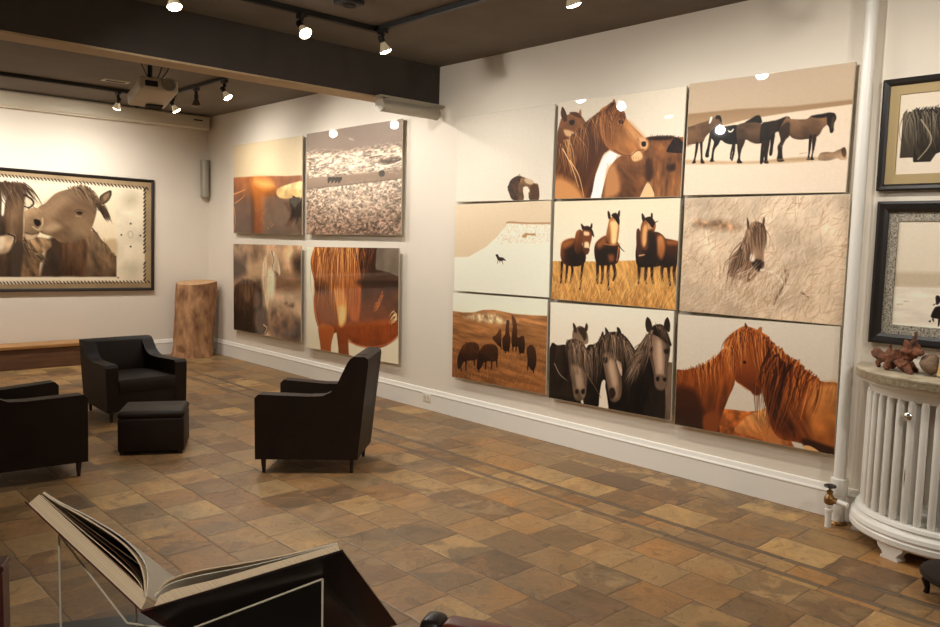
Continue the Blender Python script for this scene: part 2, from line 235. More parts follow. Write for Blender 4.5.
('B',[(0.508,0.404),(0.58,0.387),(0.628,0.364),(0.675,0.339),(0.713,0.345),(0.735,0.391),(0.729,0.412),(0.771,0.409),(0.826,0.398),(0.845,0.4),(0.847,0.483),(0.83,0.543),(0.784,0.553),(0.756,0.573),(0.7,0.577),(0.642,0.557),(0.603,0.537),(0.579,0.553),(0.551,0.615),(0.526,0.586),(0.505,0.503),(0.498,0.439)],(122,90,64),(84,60,42),{'noise':(0.22,8,14,30),'soft':1.1}),
('B',[(0.601,0.456),(0.697,0.454),(0.755,0.503),(0.699,0.561),(0.622,0.534)],(140,104,74),(100,72,50),{'soft':8,'al':0.7}),
('B',[(0.58,0.387),(0.637,0.359),(0.684,0.338),(0.715,0.345),(0.735,0.391),(0.729,0.405),(0.686,0.396),(0.638,0.392)],(52,36,26),None,{'noise':(0.3,10,30,30),'soft':2}),
('B',[(0.52,0.531),(0.589,0.54),(0.561,0.624),(0.553,0.697),(0.578,0.732),(0.524,0.73),(0.533,0.677),(0.519,0.604)],(80,54,38),(48,32,24),{}),
('B',[(0.773,0.548),(0.793,0.549),(0.79,0.629),(0.774,0.708),(0.77,0.739),(0.742,0.733),(0.757,0.689),(0.769,0.619)],(72,48,34),(48,32,24),{}),
('B',[(0.793,0.54),(0.821,0.551),(0.812,0.639),(0.808,0.709),(0.822,0.745),(0.789,0.737),(0.796,0.673)],(72,48,34),(48,32,24),{}),
('S',[(0.742,0.438),(0.738,0.462)],0.0079,0.0044,(196,170,144),{}),
('B',[(0.733,0.417),(0.791,0.399),(0.868,0.391),(0.961,0.369),(0.991,0.406),(0.984,0.505),(0.88,0.488),(0.852,0.523),(0.814,0.557),(0.756,0.571),(0.726,0.56)],(70,48,34),(50,34,25),{'noise':(0.3,10,18,30),'soft':1.4}),
('B',[(0.828,0.521),(0.861,0.505),(0.854,0.605),(0.847,0.678),(0.822,0.677),(0.825,0.603)],(46,31,23),None,{}),
('B',[(0.775,0.554),(0.805,0.565),(0.797,0.648),(0.797,0.713),(0.821,0.746),(0.78,0.742),(0.781,0.693),(0.771,0.628)],(64,44,31),(48,32,24),{}),
('B',[(0.746,0.562),(0.77,0.572),(0.765,0.674),(0.772,0.735),(0.741,0.738)],(64,44,31),(48,32,24),{}),
('B',[(0.957,0.372),(0.981,0.389),(1.055,0.401),(1.128,0.404),(1.163,0.383),(1.217,0.381),(1.27,0.381),(1.304,0.375),(1.341,0.435),(1.316,0.454),(1.273,0.486),(1.24,0.541),(1.196,0.56),(1.133,0.567),(1.078,0.567),(1.023,0.552),(0.985,0.527),(0.948,0.556),(0.899,0.508),(0.912,0.436)],(146,108,78),(102,74,52),{'noise':(0.2,8,14,30),'soft':1.1}),
('B',[(1.001,0.434),(1.065,0.434),(1.068,0.537),(1.013,0.525)],(164,124,90),(120,86,60),{'soft':9,'al':0.6}),
('B',[(1.129,0.435),(1.236,0.435),(1.239,0.523),(1.169,0.544)],(120,86,60),None,{'soft':10,'al':0.5}),
('B',[(0.898,0.471),(0.977,0.414),(0.989,0.523),(0.958,0.562),(0.936,0.619),(0.943,0.702),(0.958,0.734),(0.896,0.731),(0.899,0.663),(0.893,0.608),(0.915,0.563)],(88,62,44),(40,27,20),{'soft':2}),
('B',[(1.161,0.544),(1.185,0.55),(1.181,0.643),(1.174,0.705),(1.182,0.734),(1.149,0.73),(1.162,0.695)],(58,39,28),(36,24,18),{}),
('B',[(1.188,0.546),(1.222,0.544),(1.212,0.645),(1.201,0.706),(1.215,0.735),(1.183,0.732),(1.193,0.679)],(84,58,40),(38,26,19),{}),
('B',[(1.163,0.385),(1.217,0.376),(1.252,0.375),(1.304,0.369),(1.33,0.375),(1.305,0.397),(1.253,0.406),(1.2,0.401)],(58,39,28),None,{'noise':(0.3,10,30,20),'soft':2}),
('B',[(1.296,0.375),(1.326,0.371),(1.358,0.38),(1.373,0.42),(1.355,0.462),(1.359,0.506),(1.351,0.529),(1.331,0.528),(1.319,0.485),(1.303,0.462),(1.297,0.423)],(50,34,25),(60,42,30),{'soft':1.2}),
('B',[(1.34,0.413),(1.357,0.41),(1.352,0.488),(1.336,0.486)],(104,78,54),None,{'soft':4}),
('B',[(1.25,0.709),(1.271,0.683),(1.315,0.679),(1.367,0.684),(1.401,0.669),(1.435,0.658),(1.456,0.652),(1.474,0.686),(1.479,0.746),(1.438,0.749),(1.403,0.734),(1.352,0.747),(1.282,0.747),(1.251,0.74)],(150,112,80),(196,164,132),{'noise':(0.22,10,20,0),'soft':1.2}),
('B',[(1.431,0.662),(1.458,0.652),(1.472,0.694),(1.463,0.728),(1.441,0.71)],(96,70,50),(120,90,66),{'soft':2}),
('S',[(1.091,0.681),(1.15,0.675)],0.0055,0.0028,(186,150,112),{}),
('B',[(0.799,0.722),(0.876,0.715),(0.999,0.712),(1.156,0.713),(1.157,0.735),(0.953,0.728),(0.819,0.734)],(190,154,114),None,{'soft':3,'al':0.6}),], 1.4898),
'E': ([
('B',[(-0.1,-0.1),(1.589,-0.1),(1.589,1.1),(-0.1,1.1)],(228,210,182),(232,220,200),{'sharp':1,'ang':90}),
('B',[(-0.067,0.61),(0.618,0.593),(1.025,0.569),(1.532,0.544),(1.552,1.027),(-0.064,1.135)],(214,158,86),(196,134,66),{'sharp':1,'soft':2,'noise':(0.2,10,40,70)}),
('S',[(0.127,0.618),(0.124,0.697),(0.117,0.825)],0.0391,0.0225,(62,32,20),{}),
('S',[(0.196,0.632),(0.195,0.711),(0.184,0.822)],0.0391,0.0225,(62,32,20),{}),
('S',[(0.258,0.63),(0.269,0.724),(0.24,0.82)],0.0391,0.0225,(62,32,20),{}),
('S',[(0.399,0.609),(0.391,0.703),(0.373,0.876)],0.0391,0.0225,(62,32,20),{}),
('B',[(0.101,0.477),(0.131,0.405),(0.224,0.373),(0.305,0.379),(0.417,0.47),(0.433,0.593),(0.37,0.642),(0.268,0.653),(0.155,0.633),(0.106,0.571)],(120,64,32),(40,20,13),{'ang':60,'noise':(0.25,8,12,60),'soft':1.3,'rim':0.024,'rimc':1.35}),
('B',[(0.184,0.459),(0.306,0.457),(0.369,0.595),(0.268,0.637),(0.185,0.6)],(44,24,16),None,{'soft':12,'al':0.8}),
('B',[(0.113,0.429),(0.183,0.389),(0.285,0.379),(0.245,0.442),(0.142,0.476)],(186,110,54),None,{'soft':10,'al':0.8}),
('B',[(0.285,0.379),(0.304,0.302),(0.354,0.283),(0.384,0.317),(0.386,0.409),(0.347,0.518),(0.307,0.519),(0.278,0.457)],(150,84,42),(90,46,24),{'noise':(0.25,6,22,90),'soft':2}),
('B',[(0.376,0.301),(0.413,0.27),(0.473,0.27),(0.507,0.315),(0.495,0.392),(0.474,0.468),(0.463,0.515),(0.432,0.525),(0.403,0.485),(0.386,0.409)],(130,70,36),(150,86,46),{'soft':1.4}),
('B',[(0.4,0.301),(0.464,0.308),(0.464,0.339),(0.405,0.339)],(232,190,144),None,{'soft':3}),
('B',[(0.414,0.408),(0.465,0.41),(0.467,0.469),(0.417,0.47)],(236,198,156),None,{'soft':3}),
('B',[(0.359,0.24),(0.363,0.222),(0.387,0.24),(0.413,0.263),(0.38,0.286)],(70,36,20),None,{}),
('B',[(0.473,0.262),(0.493,0.218),(0.506,0.239),(0.498,0.27)],(70,36,20),None,{}),
('B',[(0.393,0.255),(0.453,0.247),(0.506,0.285),(0.531,0.353),(0.507,0.338),(0.473,0.293),(0.414,0.286)],(66,38,24),None,{'soft':1.3}),
('B',[(0.387,0.47),(0.474,0.468),(0.467,0.515),(0.432,0.528)],(110,60,34),None,{'soft':2}),
('S',[(0.587,0.619),(0.589,0.711),(0.591,0.803)],0.0421,0.0271,(62,32,20),{}),
('S',[(0.646,0.632),(0.652,0.724),(0.64,0.801)],0.0421,0.0271,(62,32,20),{}),
('S',[(0.723,0.614),(0.718,0.721),(0.732,0.858)],0.0421,0.0271,(62,32,20),{}),
('S',[(0.78,0.612),(0.805,0.702),(0.784,0.764)],0.0421,0.0271,(62,32,20),{}),
('B',[(0.538,0.498),(0.554,0.413),(0.64,0.351),(0.735,0.335),(0.822,0.401),(0.849,0.49),(0.827,0.596),(0.742,0.621),(0.627,0.633),(0.568,0.604)],(110,58,30),(40,20,13),{'noise':(0.25,8,12,60),'soft':1.3,'rim':0.024,'rimc':1.3}),
('B',[(0.584,0.466),(0.814,0.461),(0.798,0.582),(0.645,0.602)],(42,23,15),None,{'soft':12,'al':0.85}),
('B',[(0.564,0.421),(0.659,0.351),(0.68,0.404),(0.604,0.466)],(180,106,54),None,{'soft':10,'al':0.8}),
('B',[(0.713,0.524),(0.778,0.522),(0.783,0.582),(0.726,0.584)],(176,100,52),None,{'soft':8,'al':0.8}),
('S',[(0.832,0.446),(0.825,0.521),(0.817,0.581)],0.015,0.009,(190,112,56),{}),
('B',[(0.678,0.343),(0.695,0.238),(0.712,0.179),(0.759,0.152),(0.816,0.178),(0.831,0.238),(0.826,0.341),(0.809,0.416),(0.766,0.432),(0.718,0.418)],(200,130,70),(170,100,54),{'noise':(0.15,6,20,90),'soft':1.4}),
('B',[(0.723,0.208),(0.808,0.208),(0.81,0.312),(0.798,0.409),(0.747,0.41),(0.735,0.313)],(240,196,136),None,{'soft':6}),
('B',[(0.683,0.119),(0.692,0.1),(0.715,0.127),(0.724,0.171),(0.697,0.176)],(80,42,24),None,{}),
('B',[(0.814,0.105),(0.831,0.102),(0.832,0.149),(0.814,0.178),(0.802,0.149)],(80,42,24),None,{}),
('B',[(0.731,0.141),(0.787,0.122),(0.829,0.178),(0.827,0.238),(0.779,0.186)],(56,30,19),None,{'soft':1.4}),
('S',[(0.828,0.423),(0.861,0.46),(0.901,0.489)],0.0135,0.0045,(60,32,20),{}),
('S',[(0.661,0.419),(0.776,0.432),(0.85,0.416)],0.009,0.006,(196,120,62),{}),
('S',[(1.078,0.618),(1.081,0.706),(1.079,0.781)],0.0421,0.024,(62,32,20),{}),
('S',[(1.159,0.615),(1.154,0.718),(1.166,0.777)],0.0421,0.024,(62,32,20),{}),
('S',[(1.221,0.598),(1.225,0.701),(1.245,0.773)],0.0421,0.024,(62,32,20),{}),
('S',[(1.336,0.594),(1.33,0.667),(1.343,0.74)],0.0421,0.024,(62,32,20),{}),
('S',[(1.404,0.563),(1.403,0.65),(1.425,0.78)],0.0421,0.024,(62,32,20),{}),
('S',[(1.466,0.59),(1.461,0.677),(1.482,0.777)],0.0421,0.024,(62,32,20),{}),
('B',[(1.319,0.378),(1.388,0.363),(1.517,0.389),(1.517,0.389),(1.525,0.574),(1.525,0.574),(1.398,0.621),(1.327,0.595)],(110,58,30),(40,20,13),{'noise':(0.2,8,12,60),'soft':1.3,'rim':0.021,'rimc':1.3}),
('B',[(1.354,0.378),(1.474,0.383),(1.484,0.411),(1.373,0.413)],(186,110,54),None,{'soft':7,'al':0.8}),
('B',[(1.031,0.515),(1.044,0.397),(1.069,0.338),(1.176,0.308),(1.264,0.3),(1.344,0.349),(1.373,0.435),(1.37,0.564),(1.31,0.61),(1.169,0.629),(1.06,0.618)],(100,54,30),(40,20,13),{'noise':(0.3,8,14,70),'soft':1.3}),
('B',[(1.266,0.35),(1.326,0.342),(1.357,0.449),(1.326,0.551),(1.271,0.495)],(214,140,78),(160,90,46),{'soft':7}),
('B',[(1.031,0.295),(1.052,0.268),(1.079,0.309),(1.089,0.396),(1.101,0.484),(1.111,0.531),(1.068,0.538),(1.047,0.5),(1.035,0.397)],(110,62,34),(84,46,26),{'soft':1.4}),
('B',[(1.076,0.265),(1.1,0.193),(1.153,0.164),(1.216,0.185),(1.244,0.25),(1.212,0.336),(1.171,0.439),(1.145,0.468),(1.1,0.455),(1.079,0.367)],(150,88,48),(120,68,38),{'noise':(0.25,6,20,90),'soft':1.4}),
('B',[(1.103,0.265),(1.146,0.236),(1.156,0.366),(1.126,0.44),(1.098,0.396)],(226,164,104),None,{'soft':5}),
('B',[(1.15,0.193),(1.207,0.2),(1.21,0.264),(1.16,0.279)],(206,150,100),None,{'soft':4}),
('B',[(1.081,0.138),(1.095,0.132),(1.121,0.171),(1.115,0.207),(1.09,0.193)],(76,40,23),None,{}),
('B',[(1.184,0.135),(1.201,0.129),(1.207,0.178),(1.186,0.19)],(76,40,23),None,{}),
('B',[(1.118,0.175),(1.188,0.161),(1.225,0.207),(1.269,0.198),(1.235,0.221),(1.21,0.264),(1.164,0.221)],(52,28,18),None,{'soft':1.3}),
('S',[(1.075,0.522),(1.129,0.513)],0.0135,0.0105,(206,160,120),{}),
('B',[(1.158,0.308),(1.229,0.307),(1.261,0.48),(1.183,0.511)],(44,24,16),None,{'soft':8,'al':0.8}),
('G',[(-0.04,0.802),(1.499,0.734),(1.509,0.995),(-0.038,1.035)],900,0.1082,0.0072,-70,12,[(232,180,104),(206,150,80),(180,116,56),(240,198,128)],{'seed':41}),
('G',[(0.036,0.722),(1.496,0.665),(1.502,0.821),(0.037,0.876)],420,0.1082,0.0054,-70,12,[(232,180,104),(206,150,80)],{'seed':42}),], 1.4889),
'F': ([
('B',[(-0.1,-0.1),(1.535,-0.1),(1.535,1.1),(-0.1,1.1)],(216,194,168),(206,180,150),{'sharp':1,'ang':90,'noise':(0.12,5,5,30)}),
('G',[(-0.055,0.038),(1.451,-0.016),(1.515,1.02),(-0.044,1.159)],1800,0.111,0.0092,-55,28,[(222,200,174),(190,156,122),(206,178,148),(230,212,190),(176,138,104)],{'seed':51,'al':0.45}),
('B',[(0.102,0.23),(0.145,0.192),(0.231,0.21),(0.336,0.191),(0.44,0.209),(0.543,0.255),(0.442,0.274),(0.232,0.258)],(176,130,92),None,{'soft':14,'noise':(0.4,20,20,0),'al':0.8}),
('B',[(0.452,0.645),(0.529,0.47),(0.586,0.337),(0.614,0.263),(0.74,0.225),(0.766,0.389),(0.735,0.613),(0.638,0.712),(0.535,0.679)],(128,94,70),(146,110,82),{'soft':4,'noise':(0.3,6,26,110)}),
('B',[(0.604,0.282),(0.642,0.217),(0.7,0.203),(0.76,0.243),(0.787,0.325),(0.772,0.444),(0.768,0.555),(0.734,0.598),(0.684,0.587),(0.655,0.504),(0.608,0.393)],(172,136,106),(160,124,96),{'noise':(0.2,6,22,90)}),
('B',[(0.672,0.531),(0.721,0.516),(0.771,0.537),(0.769,0.583),(0.725,0.617),(0.678,0.578)],(62,40,30),None,{'soft':4}),
('B',[(0.641,0.485),(0.68,0.475),(0.692,0.53),(0.656,0.532)],(224,206,186),None,{'soft':4}),
('B',[(0.601,0.171),(0.622,0.208),(0.627,0.254),(0.61,0.263)],(92,64,48),None,{}),
('B',[(0.75,0.167),(0.762,0.189),(0.757,0.247),(0.74,0.225)],(110,78,58),None,{}),
('H',[(0.633,0.244),(0.691,0.222),(0.751,0.252)],(0.2,1),(0.15,1),70,0.2035,0.0092,[(110,80,60),(140,106,80),(180,146,116),(84,58,44)],{'seed':52,'al':0.7}),
('H',[(0.625,0.3),(0.587,0.375),(0.53,0.508)],(-0.1,1),(-0.3,1),90,0.2775,0.0111,[(110,80,60),(140,106,80),(180,146,116),(84,58,44)],{'seed':53,'al':0.7}),
('S',[(0.754,0.603),(0.852,0.617),(0.932,0.678),(0.953,0.732)],0.0185,0.0111,(232,216,194),{}),
('S',[(0.967,0.602),(0.979,0.657),(0.917,0.79),(0.882,0.877)],0.0296,0.0148,(120,84,60),{'al':0.7}),
('S',[(1.106,0.769),(1.163,0.802)],0.0185,0.0111,(130,94,70),{'al':0.7}),
('G',[(0.346,0.63),(1.134,0.595),(1.188,0.938),(0.31,0.927)],500,0.1295,0.0092,-60,22,[(228,208,182),(208,180,150),(190,150,116)],{'seed':54,'al':0.6}),], 1.4351),
'G': ([
('B',[(-0.1,-0.1),(1.581,-0.1),(1.581,1.1),(-0.1,1.1)],(226,214,194),(216,196,168),{'sharp':1,'ang':90}),
('B',[(-0.079,0.212),(0.181,0.221),(0.367,0.208),(0.517,0.169),(0.693,0.157),(1.001,0.181),(1.265,0.178),(1.515,0.168),(1.543,1.019),(-0.062,1.278)],(176,120,70),(140,82,40),{'sharp':1,'soft':1.5,'noise':(0.18,4,30,5)}),
('B',[(0.182,0.27),(0.428,0.221),(0.722,0.2),(0.865,0.261),(1.057,0.256),(0.81,0.306),(0.43,0.305)],(206,168,124),None,{'soft':10,'noise':(0.3,20,20,0)}),
('G',[(-0.039,0.628),(1.501,0.469),(1.519,1.023),(-0.032,1.049)],700,0.0532,0.0082,-80,20,[(190,126,70),(160,96,48),(120,68,32),(206,146,88)],{'seed':61,'al':0.5}),
('S',[(0.143,0.783),(0.161,0.912)],0.0286,0.0172,(52,28,16),{}),
('S',[(0.238,0.772),(0.244,0.901)],0.0286,0.0172,(52,28,16),{}),
('S',[(0.378,0.734),(0.386,0.818)],0.0286,0.0172,(52,28,16),{}),
('S',[(0.456,0.788),(0.458,0.884)],0.0286,0.0172,(52,28,16),{}),
('S',[(0.574,0.732),(0.568,0.838)],0.0286,0.0172,(52,28,16),{}),
('S',[(0.663,0.721),(0.668,0.825)],0.0286,0.0172,(52,28,16),{}),
('S',[(0.743,0.691),(0.751,0.793)],0.0286,0.0172,(52,28,16),{}),
('B',[(0.11,0.721),(0.188,0.604),(0.313,0.559),(0.436,0.568),(0.462,0.66),(0.409,0.752),(0.223,0.791),(0.145,0.881),(0.103,0.887),(0.089,0.812)],(104,58,30),(48,26,16),{'noise':(0.25,8,14,20)}),
('B',[(0.438,0.684),(0.526,0.58),(0.644,0.547),(0.746,0.567),(0.768,0.668),(0.735,0.733),(0.56,0.755),(0.487,0.848),(0.427,0.856),(0.428,0.771)],(104,58,30),(48,26,16),{'noise':(0.25,8,14,20)}),
('B',[(1.198,0.559),(1.236,0.506),(1.287,0.5),(1.333,0.564),(1.342,0.679),(1.313,0.761),(1.27,0.767),(1.229,0.713)],(90,50,26),(52,28,16),{}),
('S',[(1.223,0.694),(1.22,0.773)],0.0245,0.0147,(52,28,16),{}),
('S',[(1.306,0.703),(1.304,0.792)],0.0245,0.0147,(52,28,16),{}),
('B',[(0.829,0.477),(0.869,0.412),(0.88,0.31),(0.893,0.259),(0.932,0.266),(0.929,0.366),(0.954,0.465),(0.935,0.588),(0.846,0.597)],(110,64,34),(66,36,20),{}),
('B',[(0.967,0.443),(0.983,0.322),(0.963,0.213),(0.99,0.205),(1.035,0.258),(1.054,0.355),(1.062,0.434),(1.141,0.407),(1.169,0.463),(1.167,0.582),(1.093,0.6),(1.064,0.534),(0.983,0.542)],(120,72,40),(60,32,18),{}),
('B',[(0.671,0.471),(0.728,0.435),(0.77,0.38),(0.806,0.367),(0.814,0.458),(0.803,0.561),(0.73,0.528)],(124,76,44),(70,38,22),{}),
('S',[(0.873,0.554),(0.88,0.624)],0.0245,0.0147,(52,28,16),{}),
('S',[(0.914,0.549),(0.93,0.608)],0.0245,0.0147,(52,28,16),{}),
('S',[(0.996,0.521),(0.995,0.591)],0.0245,0.0147,(52,28,16),{}),
('S',[(1.043,0.526),(1.039,0.586)],0.0245,0.0147,(52,28,16),{}),
('S',[(1.105,0.549),(1.099,0.61)],0.0245,0.0147,(52,28,16),{}),
('S',[(1.15,0.544),(1.16,0.599)],0.0245,0.0147,(52,28,16),{}),
('S',[(0.802,0.52),(0.812,0.581)],0.0245,0.0147,(52,28,16),{}),
('H',[(0.156,0.597),(0.313,0.559),(0.436,0.579)],(0.1,1),(0.1,1),50,0.0818,0.0061,[(140,84,46),(80,44,24)],{'seed':62,'al':0.4}),
('H',[(0.497,0.583),(0.644,0.547),(0.746,0.567)],(0.1,1),(0.1,1),50,0.0818,0.0061,[(140,84,46),(80,44,24)],{'seed':63,'al':0.4}),], 1.4805),
'D': ([
('B',[(-0.1,-0.1),(1.594,-0.1),(1.594,1.1),(-0.1,1.1)],(226,206,176),(214,188,152),{'sharp':1,'ang':90}),
('B',[(-0.049,0.608),(0.241,0.6),(0.379,0.546),(0.54,0.479),(0.722,0.36),(0.871,0.217),(1.02,0.206),(1.262,0.224),(1.538,0.226),(1.569,1.063),(-0.034,1.157)],(238,226,206),(236,224,206),{'sharp':1,'soft':1.5}),
('B',[(0.846,0.225),(0.896,0.203),(1.215,0.22),(1.538,0.223),(1.539,0.24),(1.167,0.236),(0.922,0.225)],(196,150,104),None,{'soft':2}),
('G',[(0.795,0.234),(1.494,0.237),(1.501,0.433),(0.672,0.451)],330,0.0163,0.0091,20,40,[(206,170,128),(222,194,158)],{'seed':71,'al':0.6}),
('B',[(1.087,0.371),(1.135,0.331),(1.195,0.336),(1.29,0.337),(1.267,0.36),(1.171,0.354),(1.148,0.38)],(196,150,98),None,{'soft':2}),
('B',[(0.689,0.57),(0.723,0.564),(0.75,0.593),(0.807,0.6),(0.854,0.632),(0.808,0.629),(0.777,0.64),(0.73,0.627),(0.708,0.601)],(66,34,32),None,{}),
('S',[(0.73,0.625),(0.721,0.667)],0.0091,0.0054,(66,34,32),{}),
('S',[(0.795,0.629),(0.809,0.672)],0.0091,0.0054,(66,34,32),{}),
('S',[(0.761,0.63),(0.752,0.652)],0.0091,0.0054,(66,34,32),{}),], 1.4941),
'A': ([
('B',[(-0.1,-0.1),(1.651,-0.1),(1.651,1.1),(-0.1,1.1)],(212,204,190),(226,216,198),{'sharp':1,'ang':100}),
('B',[(0.902,0.82),(0.952,0.756),(1.056,0.731),(1.181,0.765),(1.283,0.815),(1.354,0.842),(1.365,1),(1.229,0.997),(1.201,0.902),(1.123,0.882),(1.137,0.995),(0.981,0.999),(0.936,0.914)],(150,110,76),(104,72,48),{'noise':(0.25,10,20,40)}),
('B',[(1.123,0.864),(1.184,0.851),(1.226,0.903),(1.166,0.93)],(226,214,194),None,{'soft':2}),
('B',[(0.886,0.838),(0.974,0.757),(1.087,0.739),(1.045,0.862),(1.054,0.99),(0.96,0.988),(0.905,0.913)],(84,56,38),None,{'noise':(0.4,10,30,30)}),
('H',[(1.093,0.739),(0.974,0.768),(0.924,0.858)],(-1,0.3),(-1,0.5),40,0.0589,0.011,[(70,44,30),(96,66,44)],{'seed':81}),
('B',[(1.234,0.849),(1.324,0.834),(1.366,0.907),(1.35,0.999),(1.269,0.983)],(110,74,50),None,{'soft':2}),
('B',[(1.145,0.763),(1.272,0.789),(1.254,0.832),(1.162,0.811)],(206,178,144),None,{'soft':3}),], 1.5510),
'P1': ([
('B',[(-0.1,-0.1),(1.595,-0.1),(1.595,1.1),(-0.1,1.1)],(212,192,156),(228,206,164),{'sharp':1,'ang':90}),
('B',[(0.491,0.339),(0.878,0.246),(1.066,0.384),(0.691,0.405)],(240,220,176),None,{'soft':60,'al':0.7}),
('B',[(-0.062,0.364),(0.369,0.368),(0.881,0.379),(1.208,0.394),(1.547,0.397),(1.563,1.063),(-0.042,1.102)],(186,104,48),(104,72,54),{'sharp':1,'soft':3,'noise':(0.15,8,8,0)}),
('B',[(-0.053,0.677),(0.292,0.623),(0.886,0.579),(1.179,0.623),(1.552,0.613),(1.563,1.063),(-0.042,1.102)],(124,84,62),(112,84,68),{'soft':20,'noise':(0.12,8,8,0)}),
('B',[(0.411,0.413),(0.769,0.417),(0.996,0.527),(0.773,0.595),(0.7,0.782),(0.706,1.008),(0.508,1.012),(0.502,0.781),(0.457,0.588)],(232,136,46),(160,78,40),{'soft':26,'al':0.85}),
('B',[(0.493,0.416),(0.807,0.428),(0.921,0.488),(0.693,0.499)],(255,186,92),None,{'soft':20}),
('B',[(0.979,0.563),(1.068,0.502),(1.549,0.458),(1.552,0.605),(1.352,0.626),(1.071,0.62)],(238,204,140),(226,180,116),{'soft':3,'noise':(0.15,12,12,0)}),
('S',[(-0.012,0.557),(0.205,0.523),(0.289,0.506)],0.0187,0.0093,(224,150,84),{}),
('S',[(0.035,0.658),(0.207,0.602),(0.27,0.564)],0.0187,0.0093,(206,130,74),{}),
('S',[(0.014,0.698),(0.04,0.859),(0,1)],0.0112,0.0093,(224,160,90),{}),
('G',[(0.5,0.685),(0.851,0.69),(0.934,1.004),(0.548,1.011)],40,0.0298,0.0112,70,40,[(226,150,84),(196,110,60)],{'seed':91,'al':0.6}),
('H',[(1.318,0.626),(1.42,0.645),(1.505,0.682)],(-0.35,1),(-0.6,1),60,0.1679,0.0298,[(58,42,36),(74,54,46)],{'seed':92}),
('B',[(1.266,0.625),(1.504,0.656),(1.508,0.821),(1.356,0.768),(1.25,0.678)],(58,42,36),None,{'noise':(0.3,10,20,100)}),
('H',[(1.354,0.715),(1.457,0.786)],(-0.7,0.8),(-0.5,1),30,0.1492,0.0187,[(58,42,36)],{'seed':93}),], 1.4955),
'P2': ([
('B',[(-0.1,-0.1),(1.632,-0.1),(1.632,1.1),(-0.1,1.1)],(160,138,120),(140,114,98),{'sharp':1,'ang':90}),
('B',[(-0.06,0.161),(0.601,0.219),(1.123,0.211),(1.593,0.212),(1.598,0.454),(0.938,0.456),(-0.055,0.447)],(196,170,146),(206,182,158),{'sharp':1,'soft':12,'noise':(0.45,22,80,-3)}),
('B',[(0.603,0.324),(0.87,0.275),(1.063,0.352),(0.807,0.43)],(230,208,184),None,{'soft':26,'al':0.6,'noise':(0.4,22,80,0)}),
('B',[(1.187,0.342),(1.337,0.325),(1.482,0.317),(1.512,0.371),(1.308,0.378)],(110,88,72),None,{'soft':6,'noise':(0.3,9,30,0)}),
('S',[(1.093,0.29),(1.246,0.283),(1.51,0.293)],0.015,0.0094,(232,214,192),{}),
('S',[(1.157,0.376),(1.338,0.39),(1.526,0.36)],0.0169,0.0112,(236,218,198),{}),
('S',[(1.062,0.301),(1.246,0.295)],0.015,0.0094,(120,98,80),{}),
('B',[(-0.055,0.437),(0.605,0.443),(1.249,0.432),(1.597,0.419),(1.599,0.506),(0.94,0.53),(-0.054,0.545)],(170,142,118),(150,122,100),{'sharp':1,'soft':3}),
('S',[(0.009,0.548),(0.432,0.54),(0.94,0.526),(1.543,0.512)],0.0094,0.0056,(96,74,60),{}),
('B',[(-0.054,0.549),(0.607,0.539),(1.251,0.521),(1.599,0.509),(1.612,1.06),(-0.046,1.082)],(200,178,156),(140,108,88),{'sharp':1,'soft':2,'noise':(0.42,30,70,-6)}),
('B',[(0.434,0.645),(0.81,0.581),(1.253,0.615),(1.256,0.723),(0.78,0.75)],(232,206,182),None,{'soft':50,'al':0.55,'noise':(0.38,30,70,0)}),
('G',[(0.009,0.552),(1.544,0.538),(1.554,0.991),(0.016,1)],500,0.0225,0.0131,-10,25,[(110,74,56),(140,100,78),(236,214,190),(216,188,162)],{'seed':95,'al':0.5}),
('G',[(0.057,0.21),(1.509,0.258),(1.514,0.467),(0.06,0.422)],240,0.045,0.0075,-5,12,[(236,220,200),(140,114,94),(226,206,184)],{'seed':96,'al':0.5}),
('B',[(0.384,0.452),(0.441,0.447),(0.448,0.47),(0.399,0.503),(0.384,0.497)],(58,44,36),None,{}),
('B',[(0.444,0.455),(0.501,0.449),(0.508,0.473),(0.46,0.506),(0.445,0.499)],(58,44,36),None,{}),
('B',[(0.508,0.458),(0.564,0.452),(0.571,0.476),(0.523,0.508),(0.509,0.502)],(58,44,36),None,{}),
('B',[(0.561,0.46),(0.616,0.455),(0.623,0.478),(0.575,0.511),(0.561,0.504)],(58,44,36),None,{}),
('B',[(1.204,0.433),(1.279,0.428),(1.286,0.473),(1.22,0.479)],(78,70,58),None,{}),], 1.5315),
'P3': ([
('B',[(-0.1,-0.1),(1.582,-0.1),(1.582,1.1),(-0.1,1.1)],(176,138,104),(182,146,110),{'sharp':1,'ang':90,'noise':(0.4,4,4,20),'seed':4}),
('B',[(-0.043,0.154),(0.209,0.188),(0.331,0.3),(0.127,0.405),(-0.043,0.392)],(90,64,46),None,{'soft':26}),
('B',[(1.308,0.147),(1.5,0.11),(1.505,0.296),(1.376,0.284)],(74,52,38),None,{'soft':30}),
('B',[(0.935,0.317),(1.505,0.313),(1.509,0.484),(0.974,0.532)],(140,102,72),None,{'soft':24,'noise':(0.2,4,12,0)}),
('B',[(0.902,0.536),(1.509,0.501),(1.516,0.81),(1.049,0.817)],(196,162,126),None,{'soft':24,'noise':(0.15,6,6,0)}),
('B',[(1.149,0.62),(1.217,0.606),(1.201,0.643),(1.334,0.607),(1.318,0.652)],(120,88,64),None,{'soft':8}),
('B',[(0.33,0.224),(0.678,0.178),(0.789,0.212),(0.642,0.346),(0.411,0.374)],(196,160,122),None,{'soft':20}),
('B',[(0,0.549),(0.127,0.444),(0.331,0.4),(0.489,0.427),(0.663,0.513),(0.683,0.699),(0.797,0.839),(0.686,1),(0,1.03)],(80,54,38),(44,28,20),{'soft':10,'noise':(0.4,5,16,100)}),
('B',[(0.189,0.48),(0.332,0.463),(0.412,0.584),(0.333,0.666),(0.231,0.595)],(128,92,64),None,{'soft':12}),
